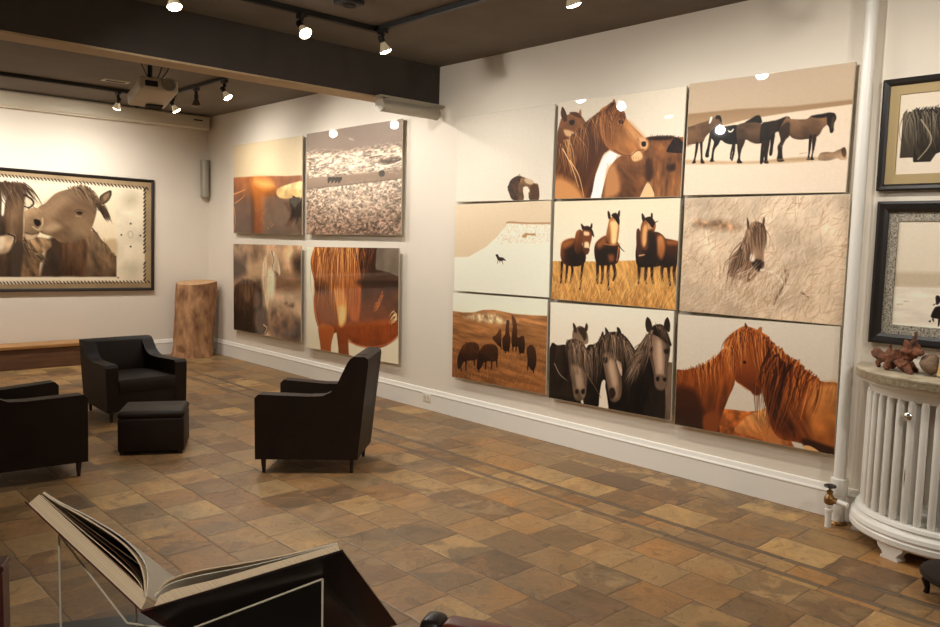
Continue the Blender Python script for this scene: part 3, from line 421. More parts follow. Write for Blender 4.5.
('B',[(0.431,0.44),(0.567,0.48),(0.645,0.645),(0.492,0.713),(0.451,0.582)],(118,84,58),None,{'soft':10}),
('B',[(0.531,0.748),(0.758,0.693),(0.797,0.876),(0.649,1.004),(0.493,0.904)],(110,84,66),None,{'soft':16}),
('B',[(0.697,0.214),(0.77,0.112),(0.86,0.057),(0.967,0.091),(1.039,0.188),(1.068,0.294),(1.024,0.335),(0.935,0.308),(0.882,0.391),(0.885,0.556),(0.814,0.726),(0.739,0.602),(0.699,0.436)],(228,202,166),(206,172,134),{'soft':6,'noise':(0.2,4,22,90)}),
('B',[(0.77,0.14),(0.861,0.102),(0.905,0.227),(0.826,0.266)],(190,152,114),None,{'soft':10}),
('S',[(0.878,0.065),(0.926,0.155),(0.906,0.263),(1.006,0.323)],0.0129,0.0111,(120,84,58),{}),
('B',[(0.927,0.281),(1.005,0.296),(1.034,0.331),(0.956,0.327)],(120,84,60),None,{'soft':5}),
('B',[(0.826,0.266),(0.953,0.316),(0.938,0.552),(0.83,0.559)],(232,208,174),None,{'soft':16}),
('B',[(0,0.829),(0.293,0.786),(0.454,0.985),(0,1.03)],(34,22,16),None,{'soft':14}),
('B',[(0.832,0.743),(1.046,0.672),(1.484,0.779),(1.489,1.005),(0.872,0.981)],(160,120,86),(96,66,46),{'soft':26,'noise':(0.35,8,8,20)}),
('S',[(0.704,0.885),(0.779,0.915),(0.724,0.977)],0.0147,0.0074,(214,184,148),{}),
('G',[(0,-0),(1.482,0),(1.482,1),(0,1)],500,0.0479,0.0092,-60,40,[(120,88,62),(190,154,118),(90,64,46),(206,172,136)],{'seed':44,'al':0.22}),
('H',[(0.697,0.214),(0.698,0.325),(0.718,0.436)],(0.1,1),(0.1,1),60,0.2212,0.0074,[(240,218,186),(206,174,138),(170,132,98)],{'seed':45,'al':0.6}),
('H',[(0.127,0.444),(0.331,0.406),(0.644,0.495)],(-0.1,1),(0.1,1),90,0.3134,0.0092,[(46,30,22),(96,68,48),(150,114,82)],{'seed':46,'al':0.5}),], 1.4821),
'P4': ([
('B',[(-0.1,-0.1),(1.591,-0.1),(1.591,1.1),(-0.1,1.1)],(216,204,180),(212,196,168),{'sharp':1,'ang':90}),
('B',[(0.832,-0.021),(1.205,-0.024),(1.209,0.205),(0.868,0.233)],(70,36,20),None,{'noise':(0.3,6,20,70)}),
('B',[(1.19,-0.024),(1.525,-0.026),(1.531,0.265),(1.196,0.277)],(120,104,88),None,{'noise':(0.1,5,5,0)}),
('B',[(0.705,0.238),(1.531,0.256),(1.541,0.662),(1.312,0.858),(1.005,0.896),(0.744,0.816)],(82,50,32),(150,70,26),{'noise':(0.15,6,10,0)}),
('B',[(0.71,0.687),(1.064,0.661),(1.482,0.614),(1.514,0.725),(1.341,0.837),(1.068,0.895),(0.778,0.87),(0.661,0.785)],(172,82,32),(140,60,20),{'soft':8,'noise':(0.12,6,10,0)}),
('B',[(0.074,0.16),(0.133,0.022),(0.22,-0.056),(0.702,-0.057),(0.899,0.16),(0.933,0.341),(0.906,0.673),(0.914,0.765),(0.843,0.823),(0.761,0.834),(0.661,0.795),(0.576,0.792),(0.472,0.824),(0.331,0.822),(0.204,0.773),(0.131,0.59),(0.148,0.373)],(190,104,44),(140,64,24),{'noise':(0.2,5,20,90)}),
('B',[(0.223,0.761),(0.489,0.761),(0.445,0.938),(0.412,1.216),(0.243,1.236),(0.26,0.995)],(186,96,42),(150,72,30),{'soft':2}),
('B',[(0.534,0.719),(0.71,0.743),(0.739,0.949),(0.755,1.194),(0.579,1.215),(0.57,0.965)],(160,76,32),(130,58,24),{'soft':2}),
('B',[(0.487,0.397),(0.657,0.408),(0.725,0.555),(0.66,0.709),(0.558,0.698),(0.505,0.549)],(222,146,74),None,{'soft':14}),
('B',[(0.574,0.564),(0.682,0.557),(0.676,0.689),(0.592,0.734)],(240,184,112),None,{'soft':10}),
('B',[(0.167,0.333),(0.329,0.308),(0.365,0.441),(0.203,0.449)],(70,32,16),None,{'soft':12}),
('B',[(0.739,0.312),(0.917,0.323),(0.905,0.636),(0.759,0.665)],(176,92,40),None,{'soft':10,'noise':(0.15,5,10,90)}),
('B',[(0.703,0.706),(0.858,0.676),(0.913,0.746),(0.843,0.823),(0.744,0.816)],(160,74,30),None,{'soft':5}),
('B',[(0.185,0.469),(0.435,0.476),(0.541,0.699),(0.295,0.717)],(150,84,44),None,{'soft':16}),
('H',[(0.166,0.022),(0.432,0),(0.702,-0.002),(0.928,-0.004)],(0.05,1),(-0.1,1),160,0.3157,0.0167,[(222,146,78),(236,176,110),(160,80,32),(110,50,20),(190,108,50)],{'seed':97,'al':0.65}),
('H',[(0.897,-0.004),(1.191,0.012)],(-0.3,1),(-0.5,1),40,0.2414,0.013,[(110,60,30),(60,28,16),(170,96,48)],{'seed':98,'al':0.6}),
('H',[(1.273,0.38),(1.244,0.452),(1.154,0.529)],(-0.5,0.8),(-0.8,0.5),14,0.0928,0.013,[(200,110,54)],{'seed':99,'al':0.7}),
('H',[(1.452,0.537),(1.468,0.615)],(-0.6,0.5),(-0.8,0.5),14,0.0928,0.0167,[(226,190,140),(90,50,28)],{'seed':100,'al':0.8}),
('S',[(0.487,0.416),(0.522,0.567),(0.558,0.717)],0.013,0.0074,(92,40,16),{'al':0.7}),
('S',[(0.739,0.33),(0.728,0.498),(0.716,0.686)],0.013,0.0074,(100,44,18),{'al':0.7}),
('S',[(0.141,0.334),(0.134,0.57),(0.215,0.762)],0.0167,0.0111,(226,150,80),{'al':0.6}),
('S',[(0.728,0.874),(1.036,0.894),(1.312,0.844),(1.48,0.754)],0.013,0.0074,(206,110,52),{'al':0.7}),
('S',[(0.329,0.462),(0.436,0.572),(0.437,0.745)],0.0149,0.0074,(110,50,20),{'al':0.5}),
('H',[(0.184,0.177),(0.468,0.246),(0.868,0.215)],(0.05,1),(-0.05,1),140,0.3714,0.0111,[(206,124,60),(120,54,22),(160,84,36),(226,156,88)],{'seed':47,'al':0.35}),
('H',[(0.22,0.021),(0.602,-0.02),(0.928,-0.022)],(-0.15,1),(0.1,1),90,0.4828,0.013,[(236,176,108),(120,54,22),(90,40,16)],{'seed':48,'al':0.5}),
('H',[(0.939,0.726),(1.248,0.684),(1.483,0.649)],(0.2,1),(0,1),60,0.1114,0.0093,[(190,96,44),(120,54,22)],{'seed':49,'al':0.35}),
('B',[(0.932,0.286),(1.475,0.284),(1.477,0.353),(0.933,0.35)],(54,32,22),None,{'soft':8,'al':0.6}),], 1.4912),
'Far': ([
('B',[(-0.1,-0.1),(2.416,-0.1),(2.416,1.1),(-0.1,1.1)],(178,154,118),(168,142,106),{'sharp':1,'ang':90,'noise':(0.06,6,6,0)}),
('B',[(0.076,0.037),(1.019,0.042),(1.908,0.053),(2.252,0.056),(2.253,0.947),(1.92,0.94),(1.019,0.962),(0.062,0.981)],(226,214,188),(222,206,178),{'sharp':1,'noise':(0.06,6,6,0)}),
('B',[(0.184,0.06),(1.019,0.095),(1.985,0.074),(1.99,0.895),(1.019,0.897),(0.173,0.907)],(236,222,192),(228,206,168),{'sharp':1}),
('B',[(1.867,0.583),(1.992,0.55),(1.987,0.717),(1.907,0.699)],(206,180,140),None,{'soft':6}),
('B',[(1.783,0.472),(1.851,0.545),(1.928,0.635),(1.99,0.71),(1.99,0.71),(1.993,0.896),(1.993,0.896),(1.663,0.897),(1.663,0.897),(1.675,0.596)],(150,120,88),(128,98,70),{'noise':(0.22,8,18,70),'soft':2}),
('B',[(1.475,0.572),(1.674,0.536),(1.733,0.624),(1.707,0.897),(1.707,0.897),(1.463,0.897),(1.463,0.897)],(120,84,56),(104,72,48),{'soft':6,'noise':(0.25,6,22,90)}),
('B',[(1.419,0.566),(1.503,0.571),(1.491,0.897),(1.491,0.897),(1.339,0.898),(1.339,0.898),(1.379,0.721)],(84,64,48),None,{'soft':6,'noise':(0.2,6,10,90)}),
('B',[(1.189,0.567),(1.282,0.549),(1.419,0.566),(1.434,0.632),(1.365,0.692),(1.386,0.736),(1.345,0.78),(1.339,0.898),(1.339,0.898),(1.176,0.898),(1.176,0.898)],(160,128,92),(130,98,68),{'noise':(0.35,10,22,60),'soft':2}),
('H',[(1.215,0.566),(1.256,0.637),(1.31,0.708)],(0.3,1),(0.9,0.5),60,0.1191,0.0089,[(110,84,60),(150,120,88),(84,62,44),(180,150,114)],{'seed':103,'al':0.8}),
('B',[(1.335,0.294),(1.39,0.255),(1.465,0.171),(1.542,0.132),(1.612,0.112),(1.727,0.101),(1.801,0.155),(1.82,0.259),(1.804,0.365),(1.768,0.472),(1.747,0.533),(1.674,0.566),(1.588,0.591),(1.503,0.586),(1.447,0.544),(1.35,0.511),(1.357,0.46),(1.329,0.374)],(158,126,94),(138,106,76),{'noise':(0.16,6,14,40),'soft':1.3}),
('B',[(1.363,0.3),(1.458,0.207),(1.556,0.157),(1.613,0.197),(1.529,0.305),(1.418,0.399)],(178,146,112),None,{'soft':16,'al':0.6}),
('B',[(1.584,0.17),(1.728,0.16),(1.788,0.291),(1.702,0.445),(1.615,0.404),(1.6,0.272)],(136,104,74),None,{'soft':16,'al':0.6}),
('B',[(1.615,0.375),(1.73,0.354),(1.761,0.473),(1.674,0.551),(1.602,0.568),(1.601,0.464)],(170,138,104),None,{'soft':14,'al':0.6}),
('B',[(1.501,0.307),(1.614,0.271),(1.6,0.36),(1.516,0.394)],(128,96,68),None,{'soft':12,'al':0.5}),
('B',[(1.228,0.336),(1.302,0.296),(1.366,0.322),(1.377,0.401),(1.361,0.474),(1.303,0.566),(1.242,0.572),(1.218,0.523),(1.226,0.422)],(172,140,106),(158,126,92),{'soft':2,'noise':(0.16,8,10,20)}),
('B',[(1.302,0.397),(1.343,0.405),(1.353,0.438),(1.325,0.458),(1.302,0.433)],(44,30,22),None,{'soft':2}),
('S',[(1.289,0.462),(1.33,0.49),(1.366,0.477)],0.0104,0.0074,(206,178,142),{}),
('S',[(1.235,0.515),(1.282,0.528),(1.337,0.511)],0.0089,0.0074,(96,70,50),{}),
('B',[(1.229,0.529),(1.282,0.535),(1.326,0.526),(1.289,0.572),(1.242,0.574)],(202,172,136),None,{'soft':3}),
('S',[(1.366,0.387),(1.366,0.445),(1.336,0.478)],0.0119,0.0074,(206,180,146),{}),
('B',[(1.377,0.459),(1.46,0.419),(1.516,0.453),(1.447,0.5),(1.378,0.495)],(186,154,118),None,{'soft':8}),
('B',[(1.643,0.32),(1.672,0.308),(1.698,0.318),(1.689,0.335),(1.663,0.339)],(60,42,30),None,{'soft':1.5}),
('S',[(1.626,0.312),(1.672,0.291),(1.718,0.313)],0.0089,0.006,(110,82,58),{}),
('S',[(1.643,0.352),(1.687,0.356)],0.0074,0.0045,(190,160,124),{}),
('B',[(1.846,0.167),(1.89,0.127),(1.943,0.103),(1.948,0.145),(1.921,0.2),(1.877,0.233),(1.847,0.212)],(104,80,58),(126,98,70),{'soft':1.5,'rim':0.0179,'rimc':0.6}),
('B',[(1.876,0.158),(1.928,0.124),(1.921,0.17),(1.884,0.202)],(160,130,98),None,{'soft':3}),
('H',[(1.598,0.117),(1.67,0.093),(1.757,0.106)],(0.7,0.7),(0.6,1),90,0.1191,0.0104,[(110,84,60),(150,120,88),(84,62,44),(180,150,114)],{'seed':101,'al':0.75}),
('H',[(1.764,0.12),(1.817,0.199)],(0.5,1),(0.7,1),40,0.1191,0.0119,[(96,72,52),(140,110,80)],{'seed':106,'al':0.7}),
('H',[(1.832,0.236),(1.877,0.271)],(0.8,0.9),(0.7,1),60,0.1266,0.0119,[(62,46,34),(90,68,50),(110,84,62)],{'seed':102,'al':0.85}),
('S',[(1.78,0.457),(1.836,0.538),(1.859,0.583)],0.0119,0.006,(90,66,48),{}),
('H',[(1.791,0.487),(1.882,0.59),(1.975,0.711)],(0.2,1),(0.1,1),60,0.134,0.0074,[(110,84,60),(150,120,88),(84,62,44),(180,150,114)],{'seed':107,'al':0.5}),
('B',[(0.65,0.125),(1.019,0.103),(1.148,0.101),(1.214,0.124),(1.228,0.222),(1.215,0.365),(1.215,0.508),(1.202,0.638),(1.176,0.898),(1.176,0.898),(0.645,0.899),(0.645,0.899)],(112,86,62),(84,62,46),{'noise':(0.22,6,16,90),'soft':2}),
('B',[(1.096,0.161),(1.201,0.139),(1.215,0.394),(1.175,0.51),(1.097,0.513)],(132,102,74),None,{'soft':10,'noise':(0.15,6,16,90)}),
('B',[(1.123,0.619),(1.216,0.623),(1.19,0.898),(1.19,0.898),(1.117,0.898),(1.117,0.898)],(92,74,58),None,{'soft':4}),
('B',[(1.058,0.149),(1.109,0.134),(1.129,0.172),(1.083,0.246),(1.068,0.366),(1.05,0.371),(1.055,0.247)],(236,224,200),None,{'soft':2}),
('B',[(0.993,0.587),(1.045,0.557),(1.11,0.534),(1.149,0.539),(1.155,0.589),(1.13,0.619),(1.11,0.669),(1.071,0.698),(0.993,0.693)],(196,164,128),None,{'soft':4,'noise':(0.2,6,6,0)}),
('S',[(1.099,0.534),(1.147,0.554),(1.139,0.608)],0.0134,0.0089,(60,44,34),{}),
('B',[(1.026,0.565),(1.071,0.564),(1.058,0.656),(1.026,0.657)],(222,198,166),None,{'soft':5}),
('H',[(1.019,0.11),(1.122,0.105),(1.227,0.109)],(0.3,1),(0.9,0.9),90,0.1936,0.0119,[(84,60,42),(120,90,64),(70,50,36)],{'seed':104,'al':0.8}),
('S',[(1.228,0.194),(1.281,0.226),(1.297,0.268),(1.255,0.306)],0.0179,0.0119,(70,52,40),{}),
('S',[(1.228,0.293),(1.261,0.299),(1.288,0.283)],0.0119,0.0089,(60,44,34),{}),
('B',[(1.234,0.215),(1.274,0.241),(1.281,0.269),(1.241,0.293)],(222,204,176),None,{'soft':3}),
('H',[(0.408,0.156),(0.704,0.133),(1.019,0.109)],(-0.2,1),(0.1,1),120,0.3788,0.0152,[(110,84,60),(150,120,88),(84,62,44),(180,150,114)],{'seed':105,'al':0.6}),
('B',[(0.063,0.9),(1.998,0.897),(1.998,0.926),(0.063,0.925)],(228,214,186),None,{'sharp':1,'soft':1.2}),
('S',[(0.185,0.027),(0.197,0.042)],0.0114,0.0095,(70,52,40),{}),
('S',[(0.172,0.945),(0.183,0.96)],0.0095,0.0095,(70,52,40),{}),
('S',[(0.207,0.028),(0.219,0.044)],0.0114,0.0095,(70,52,40),{}),
('S',[(0.195,0.945),(0.206,0.96)],0.0095,0.0095,(70,52,40),{}),
('S',[(0.229,0.028),(0.241,0.043)],0.0114,0.0095,(70,52,40),{}),
('S',[(0.217,0.945),(0.228,0.96)],0.0095,0.0095,(70,52,40),{}),
('S',[(0.252,0.029),(0.265,0.044)],0.0114,0.0095,(70,52,40),{}),
('S',[(0.241,0.945),(0.252,0.96)],0.0095,0.0095,(70,52,40),{}),
('S',[(0.275,0.029),(0.287,0.044)],0.0114,0.0095,(70,52,40),{}),
('S',[(0.264,0.945),(0.275,0.96)],0.0095,0.0095,(70,52,40),{}),
('S',[(0.297,0.028),(0.309,0.044)],0.0114,0.0095,(70,52,40),{}),
('S',[(0.286,0.945),(0.298,0.96)],0.0095,0.0095,(70,52,40),{}),
('S',[(0.319,0.03),(0.332,0.045)],0.0114,0.0095,(70,52,40),{}),
('S',[(0.309,0.945),(0.321,0.961)],0.0095,0.0095,(70,52,40),{}),
('S',[(0.342,0.029),(0.355,0.045)],0.0114,0.0095,(70,52,40),{}),
('S',[(0.332,0.945),(0.343,0.961)],0.0095,0.0095,(70,52,40),{}),
('S',[(0.366,0.03),(0.379,0.046)],0.0114,0.0095,(70,52,40),{}),
('S',[(0.357,0.944),(0.368,0.959)],0.0095,0.0095,(70,52,40),{}),
('S',[(0.389,0.03),(0.402,0.045)],0.0114,0.0095,(70,52,40),{}),
('S',[(0.38,0.944),(0.391,0.959)],0.0095,0.0095,(70,52,40),{}),
('S',[(0.412,0.03),(0.425,0.045)],0.0114,0.0095,(70,52,40),{}),
('S',[(0.403,0.944),(0.415,0.959)],0.0095,0.0095,(70,52,40),{}),
('S',[(0.435,0.031),(0.448,0.046)],0.0114,0.0095,(70,52,40),{}),
('S',[(0.426,0.944),(0.438,0.959)],0.0095,0.0095,(70,52,40),{}),
('S',[(0.458,0.03),(0.471,0.046)],0.0114,0.0095,(70,52,40),{}),
('S',[(0.45,0.944),(0.462,0.959)],0.0095,0.0095,(70,52,40),{}),
('S',[(0.483,0.032),(0.496,0.047)],0.0114,0.0095,(70,52,40),{}),
('S',[(0.475,0.944),(0.487,0.96)],0.0095,0.0095,(70,52,40),{}),
('S',[(0.506,0.031),(0.519,0.047)],0.0114,0.0095,(70,52,40),{}),
('S',[(0.499,0.944),(0.51,0.96)],0.0095,0.0095,(70,52,40),{}),
('S',[(0.53,0.031),(0.543,0.046)],0.0114,0.0095,(70,52,40),{}),
('S',[(0.523,0.944),(0.534,0.96)],0.0095,0.0095,(70,52,40),{}),
('S',[(0.553,0.032),(0.566,0.048)],0.0114,0.0095,(70,52,40),{}),
('S',[(0.546,0.943),(0.558,0.958)],0.0095,0.0095,(70,52,40),{}),
('S',[(0.577,0.032),(0.59,0.047)],0.0114,0.0095,(70,52,40),{}),
('S',[(0.571,0.943),(0.583,0.958)],0.0095,0.0095,(70,52,40),{}),
('S',[(0.602,0.033),(0.616,0.049)],0.0114,0.0095,(70,52,40),{}),
('S',[(0.596,0.943),(0.608,0.958)],0.0095,0.0095,(70,52,40),{}),
('S',[(0.626,0.033),(0.64,0.048)],0.0114,0.0095,(70,52,40),{}),
('S',[(0.621,0.943),(0.633,0.958)],0.0095,0.0095,(70,52,40),{}),
('S',[(0.65,0.032),(0.664,0.048)],0.0114,0.0095,(70,52,40),{}),
('S',[(0.645,0.943),(0.657,0.959)],0.0095,0.0095,(70,52,40),{}),
('S',[(0.674,0.033),(0.688,0.049)],0.0114,0.0095,(70,52,40),{}),
('S',[(0.669,0.943),(0.682,0.959)],0.0095,0.0095,(70,52,40),{}),
('S',[(0.699,0.033),(0.712,0.049)],0.0114,0.0095,(70,52,40),{}),
('S',[(0.694,0.943),(0.706,0.959)],0.0095,0.0095,(70,52,40),{}),
('S',[(0.725,0.034),(0.738,0.05)],0.0114,0.0095,(70,52,40),{}),
('S',[(0.72,0.941),(0.733,0.957)],0.0095,0.0095,(70,52,40),{}),
('S',[(0.749,0.034),(0.763,0.05)],0.0114,0.0095,(70,52,40),{}),
('S',[(0.745,0.941),(0.758,0.957)],0.0095,0.0095,(70,52,40),{}),
('S',[(0.774,0.035),(0.788,0.051)],0.0114,0.0095,(70,52,40),{}),
('S',[(0.77,0.941),(0.783,0.957)],0.0095,0.0095,(70,52,40),{}),
('S',[(0.799,0.035),(0.813,0.051)],0.0114,0.0095,(70,52,40),{}),
('S',[(0.795,0.941),(0.808,0.957)],0.0095,0.0095,(70,52,40),{}),
('S',[(0.824,0.034),(0.838,0.05)],0.0114,0.0095,(70,52,40),{}),
('S',[(0.821,0.941),(0.833,0.957)],0.0095,0.0095,(70,52,40),{}),
('S',[(0.85,0.036),(0.864,0.052)],0.0114,0.0095,(70,52,40),{}),
('S',[(0.848,0.941),(0.86,0.958)],0.0095,0.0095,(70,52,40),{}),
('S',[(0.875,0.035),(0.889,0.051)],0.0114,0.0095,(70,52,40),{}),
('S',[(0.873,0.942),(0.886,0.958)],0.0095,0.0095,(70,52,40),{}),
('S',[(0.901,0.036),(0.915,0.053)],0.0114,0.0095,(70,52,40),{}),
('S',[(0.899,0.942),(0.912,0.958)],0.0095,0.0095,(70,52,40),{}),
('S',[(0.926,0.036),(0.94,0.052)],0.0114,0.0095,(70,52,40),{}),
('S',[(0.925,0.94),(0.938,0.956)],0.0095,0.0095,(70,52,40),{}),
('S',[(0.952,0.036),(0.966,0.052)],0.0114,0.0095,(70,52,40),{}),
('S',[(0.951,0.94),(0.964,0.956)],0.0095,0.0095,(70,52,40),{}),
('S',[(0.979,0.037),(0.993,0.053)],0.0114,0.0095,(70,52,40),{}),
('S',[(0.978,0.94),(0.991,0.956)],0.0095,0.0095,(70,52,40),{}),
('S',[(1.005,0.036),(1.019,0.053)],0.0114,0.0095,(70,52,40),{}),
('S',[(1.004,0.94),(1.017,0.956)],0.0095,0.0095,(70,52,40),{}),
('S',[(1.03,0.038),(1.045,0.054)],0.0114,0.0095,(70,52,40),{}),
('S',[(1.031,0.94),(1.044,0.957)],0.0095,0.0095,(70,52,40),{}),
('S',[(1.057,0.037),(1.071,0.054)],0.0114,0.0095,(70,52,40),{}),
('S',[(1.057,0.94),(1.07,0.957)],0.0095,0.0095,(70,52,40),{}),
('S',[(1.083,0.037),(1.098,0.054)],0.0114,0.0095,(70,52,40),{}),
('S',[(1.084,0.94),(1.097,0.957)],0.0095,0.0095,(70,52,40),{}),
('S',[(1.111,0.038),(1.126,0.055)],0.0114,0.0095,(70,52,40),{}),
('S',[(1.112,0.94),(1.125,0.957)],0.0095,0.0095,(70,52,40),{}),
('S',[(1.137,0.038),(1.152,0.054)],0.0114,0.0095,(70,52,40),{}),
('S',[(1.139,0.939),(1.152,0.955)],0.0095,0.0095,(70,52,40),{}),
('S',[(1.164,0.039),(1.179,0.056)],0.0114,0.0095,(70,52,40),{}),
('S',[(1.166,0.939),(1.179,0.955)],0.0095,0.0095,(70,52,40),{}),
('S',[(1.19,0.039),(1.206,0.056)],0.0114,0.0095,(70,52,40),{}),
('S',[(1.193,0.939),(1.207,0.955)],0.0095,0.0095,(70,52,40),{}),
('S',[(1.217,0.038),(1.233,0.055)],0.0114,0.0095,(70,52,40),{}),
('S',[(1.22,0.939),(1.234,0.955)],0.0095,0.0095,(70,52,40),{}),
('S',[(1.246,0.04),(1.261,0.056)],0.0114,0.0095,(70,52,40),{}),
('S',[(1.249,0.939),(1.263,0.955)],0.0095,0.0095,(70,52,40),{}),
('S',[(1.273,0.039),(1.289,0.056)],0.0114,0.0095,(70,52,40),{}),
('S',[(1.277,0.939),(1.291,0.956)],0.0095,0.0095,(70,52,40),{}),
('S',[(1.3,0.041),(1.316,0.058)],0.0114,0.0095,(70,52,40),{}),
('S',[(1.304,0.939),(1.318,0.956)],0.0095,0.0095,(70,52,40),{}),
('S',[(1.328,0.04),(1.343,0.057)],0.0114,0.0095,(70,52,40),{}),
('S',[(1.332,0.939),(1.346,0.956)],0.0095,0.0095,(70,52,40),{}),
('S',[(1.355,0.042),(1.371,0.059)],0.0114,0.0095,(70,52,40),{}),
('S',[(1.36,0.937),(1.374,0.954)],0.0095,0.0095,(70,52,40),{}),
('S',[(1.385,0.041),(1.401,0.058)],0.0114,0.0095,(70,52,40),{}),
('S',[(1.39,0.937),(1.404,0.954)],0.0095,0.0095,(70,52,40),{}),
('S',[(1.413,0.041),(1.429,0.058)],0.0114,0.0095,(70,52,40),{}),
('S',[(1.418,0.937),(1.433,0.954)],0.0095,0.0095,(70,52,40),{}),
('S',[(1.441,0.042),(1.457,0.059)],0.0114,0.0095,(70,52,40),{}),
('S',[(1.447,0.937),(1.461,0.954)],0.0095,0.0095,(70,52,40),{}),
('S',[(1.469,0.042),(1.485,0.059)],0.0114,0.0095,(70,52,40),{}),
('S',[(1.475,0.937),(1.49,0.954)],0.0095,0.0095,(70,52,40),{}),
('S',[(1.497,0.043),(1.513,0.06)],0.0114,0.0095,(70,52,40),{}),
('S',[(1.504,0.937),(1.519,0.954)],0.0095,0.0095,(70,52,40),{}),
('S',[(1.527,0.043),(1.544,0.06)],0.0114,0.0095,(70,52,40),{}),
('S',[(1.535,0.937),(1.549,0.955)],0.0095,0.0095,(70,52,40),{}),
('S',[(1.556,0.042),(1.572,0.06)],0.0114,0.0095,(70,52,40),{}),
('S',[(1.564,0.936),(1.578,0.953)],0.0095,0.0095,(70,52,40),{}),
('S',[(1.585,0.044),(1.601,0.061)],0.0114,0.0095,(70,52,40),{}),
('S',[(1.593,0.936),(1.608,0.953)],0.0095,0.0095,(70,52,40),{}),
('S',[(1.614,0.043),(1.63,0.061)],0.0114,0.0095,(70,52,40),{}),
('S',[(1.622,0.936),(1.637,0.953)],0.0095,0.0095,(70,52,40),{}),
('S',[(1.643,0.045),(1.659,0.062)],0.0114,0.0095,(70,52,40),{}),
('S',[(1.652,0.936),(1.667,0.953)],0.0095,0.0095,(70,52,40),{}),
('S',[(1.674,0.044),(1.69,0.062)],0.0114,0.0095,(70,52,40),{}),
('S',[(1.683,0.936),(1.698,0.953)],0.0095,0.0095,(70,52,40),{}),
('S',[(1.703,0.044),(1.72,0.061)],0.0114,0.0095,(70,52,40),{}),
('S',[(1.713,0.936),(1.728,0.953)],0.0095,0.0095,(70,52,40),{}),
('S',[(1.733,0.045),(1.75,0.063)],0.0114,0.0095,(70,52,40),{}),
('S',[(1.743,0.936),(1.758,0.953)],0.0095,0.0095,(70,52,40),{}),
('S',[(1.762,0.045),(1.779,0.062)],0.0114,0.0095,(70,52,40),{}),
('S',[(1.773,0.936),(1.788,0.953)],0.0095,0.0095,(70,52,40),{}),
('S',[(1.792,0.046),(1.809,0.064)],0.0114,0.0095,(70,52,40),{}),
('S',[(1.803,0.934),(1.819,0.952)],0.0095,0.0095,(70,52,40),{}),
('S',[(1.824,0.046),(1.841,0.063)],0.0114,0.0095,(70,52,40),{}),
('S',[(1.836,0.934),(1.851,0.952)],0.0095,0.0095,(70,52,40),{}),
('S',[(1.854,0.045),(1.872,0.063)],0.0114,0.0095,(70,52,40),{}),
('S',[(1.866,0.934),(1.882,0.952)],0.0095,0.0095,(70,52,40),{}),
('S',[(1.885,0.047),(1.902,0.065)],0.0114,0.0095,(70,52,40),{}),
('S',[(1.897,0.934),(1.913,0.952)],0.0095,0.0095,(70,52,40),{}),
('S',[(1.915,0.046),(1.933,0.064)],0.0114,0.0095,(70,52,40),{}),
('S',[(1.928,0.934),(1.944,0.952)],0.0095,0.0095,(70,52,40),{}),
('S',[(1.946,0.048),(1.963,0.066)],0.0114,0.0095,(70,52,40),{}),
('S',[(1.959,0.934),(1.975,0.952)],0.0095,0.0095,(70,52,40),{}),
('S',[(1.979,0.047),(1.996,0.065)],0.0114,0.0095,(70,52,40),{}),
('S',[(1.992,0.934),(2.008,0.952)],0.0095,0.0095,(70,52,40),{}),
('S',[(2.01,0.049),(2.027,0.067)],0.0114,0.0095,(70,52,40),{}),
('S',[(2.024,0.934),(2.04,0.952)],0.0095,0.0095,(70,52,40),{}),
('S',[(2.041,0.048),(2.059,0.067)],0.0114,0.0095,(70,52,40),{}),
('S',[(2.055,0.932),(2.071,0.95)],0.0095,0.0095,(70,52,40),{}),
('S',[(2.072,0.048),(2.09,0.066)],0.0114,0.0095,(70,52,40),{}),
('S',[(2.087,0.932),(2.103,0.95)],0.0095,0.0095,(70,52,40),{}),
('S',[(2.104,0.05),(2.122,0.068)],0.0114,0.0095,(70,52,40),{}),
('S',[(2.119,0.932),(2.135,0.951)],0.0095,0.0095,(70,52,40),{}),
('S',[(2.137,0.049),(2.156,0.067)],0.0114,0.0095,(70,52,40),{}),
('S',[(2.153,0.933),(2.17,0.951)],0.0095,0.0095,(70,52,40),{}),
('S',[(2.169,0.051),(2.188,0.069)],0.0114,0.0095,(70,52,40),{}),
('S',[(2.186,0.933),(2.202,0.951)],0.0095,0.0095,(70,52,40),{}),
('S',[(2.201,0.05),(2.22,0.069)],0.0114,0.0095,(70,52,40),{}),
('S',[(2.218,0.933),(2.235,0.951)],0.0095,0.0095,(70,52,40),{}),
('S',[(2.234,0.05),(2.252,0.068)],0.0114,0.0095,(70,52,40),{}),
('S',[(2.251,0.933),(2.268,0.951)],0.0095,0.0095,(70,52,40),{}),
('S',[(2.266,0.051),(2.285,0.07)],0.0114,0.0095,(70,52,40),{}),
('S',[(2.284,0.933),(2.301,0.951)],0.0095,0.0095,(70,52,40),{}),
('S',[(2.258,0.064),(2.245,0.086)],0.0133,0.0133,(62,46,36),{}),
('S',[(2.259,0.099),(2.245,0.122)],0.0133,0.0133,(62,46,36),{}),
('S',[(2.258,0.135),(2.244,0.158)],0.0133,0.0133,(62,46,36),{}),
('S',[(2.258,0.173),(2.245,0.195)],0.0133,0.0133,(62,46,36),{}),
('S',[(2.259,0.208),(2.245,0.231)],0.0133,0.0133,(62,46,36),{}),
('S',[(2.258,0.244),(2.244,0.267)],0.0133,0.0133,(62,46,36),{}),
('S',[(2.259,0.28),(2.245,0.303)],0.0133,0.0133,(62,46,36),{}),
('S',[(2.259,0.316),(2.245,0.338)],0.0133,0.0133,(62,46,36),{}),
('S',[(2.258,0.354),(2.244,0.376)],0.0133,0.0133,(62,46,36),{}),
('S',[(2.259,0.39),(2.245,0.412)],0.0133,0.0133,(62,46,36),{}),
('S',[(2.259,0.425),(2.246,0.448)],0.0133,0.0133,(62,46,36),{}),
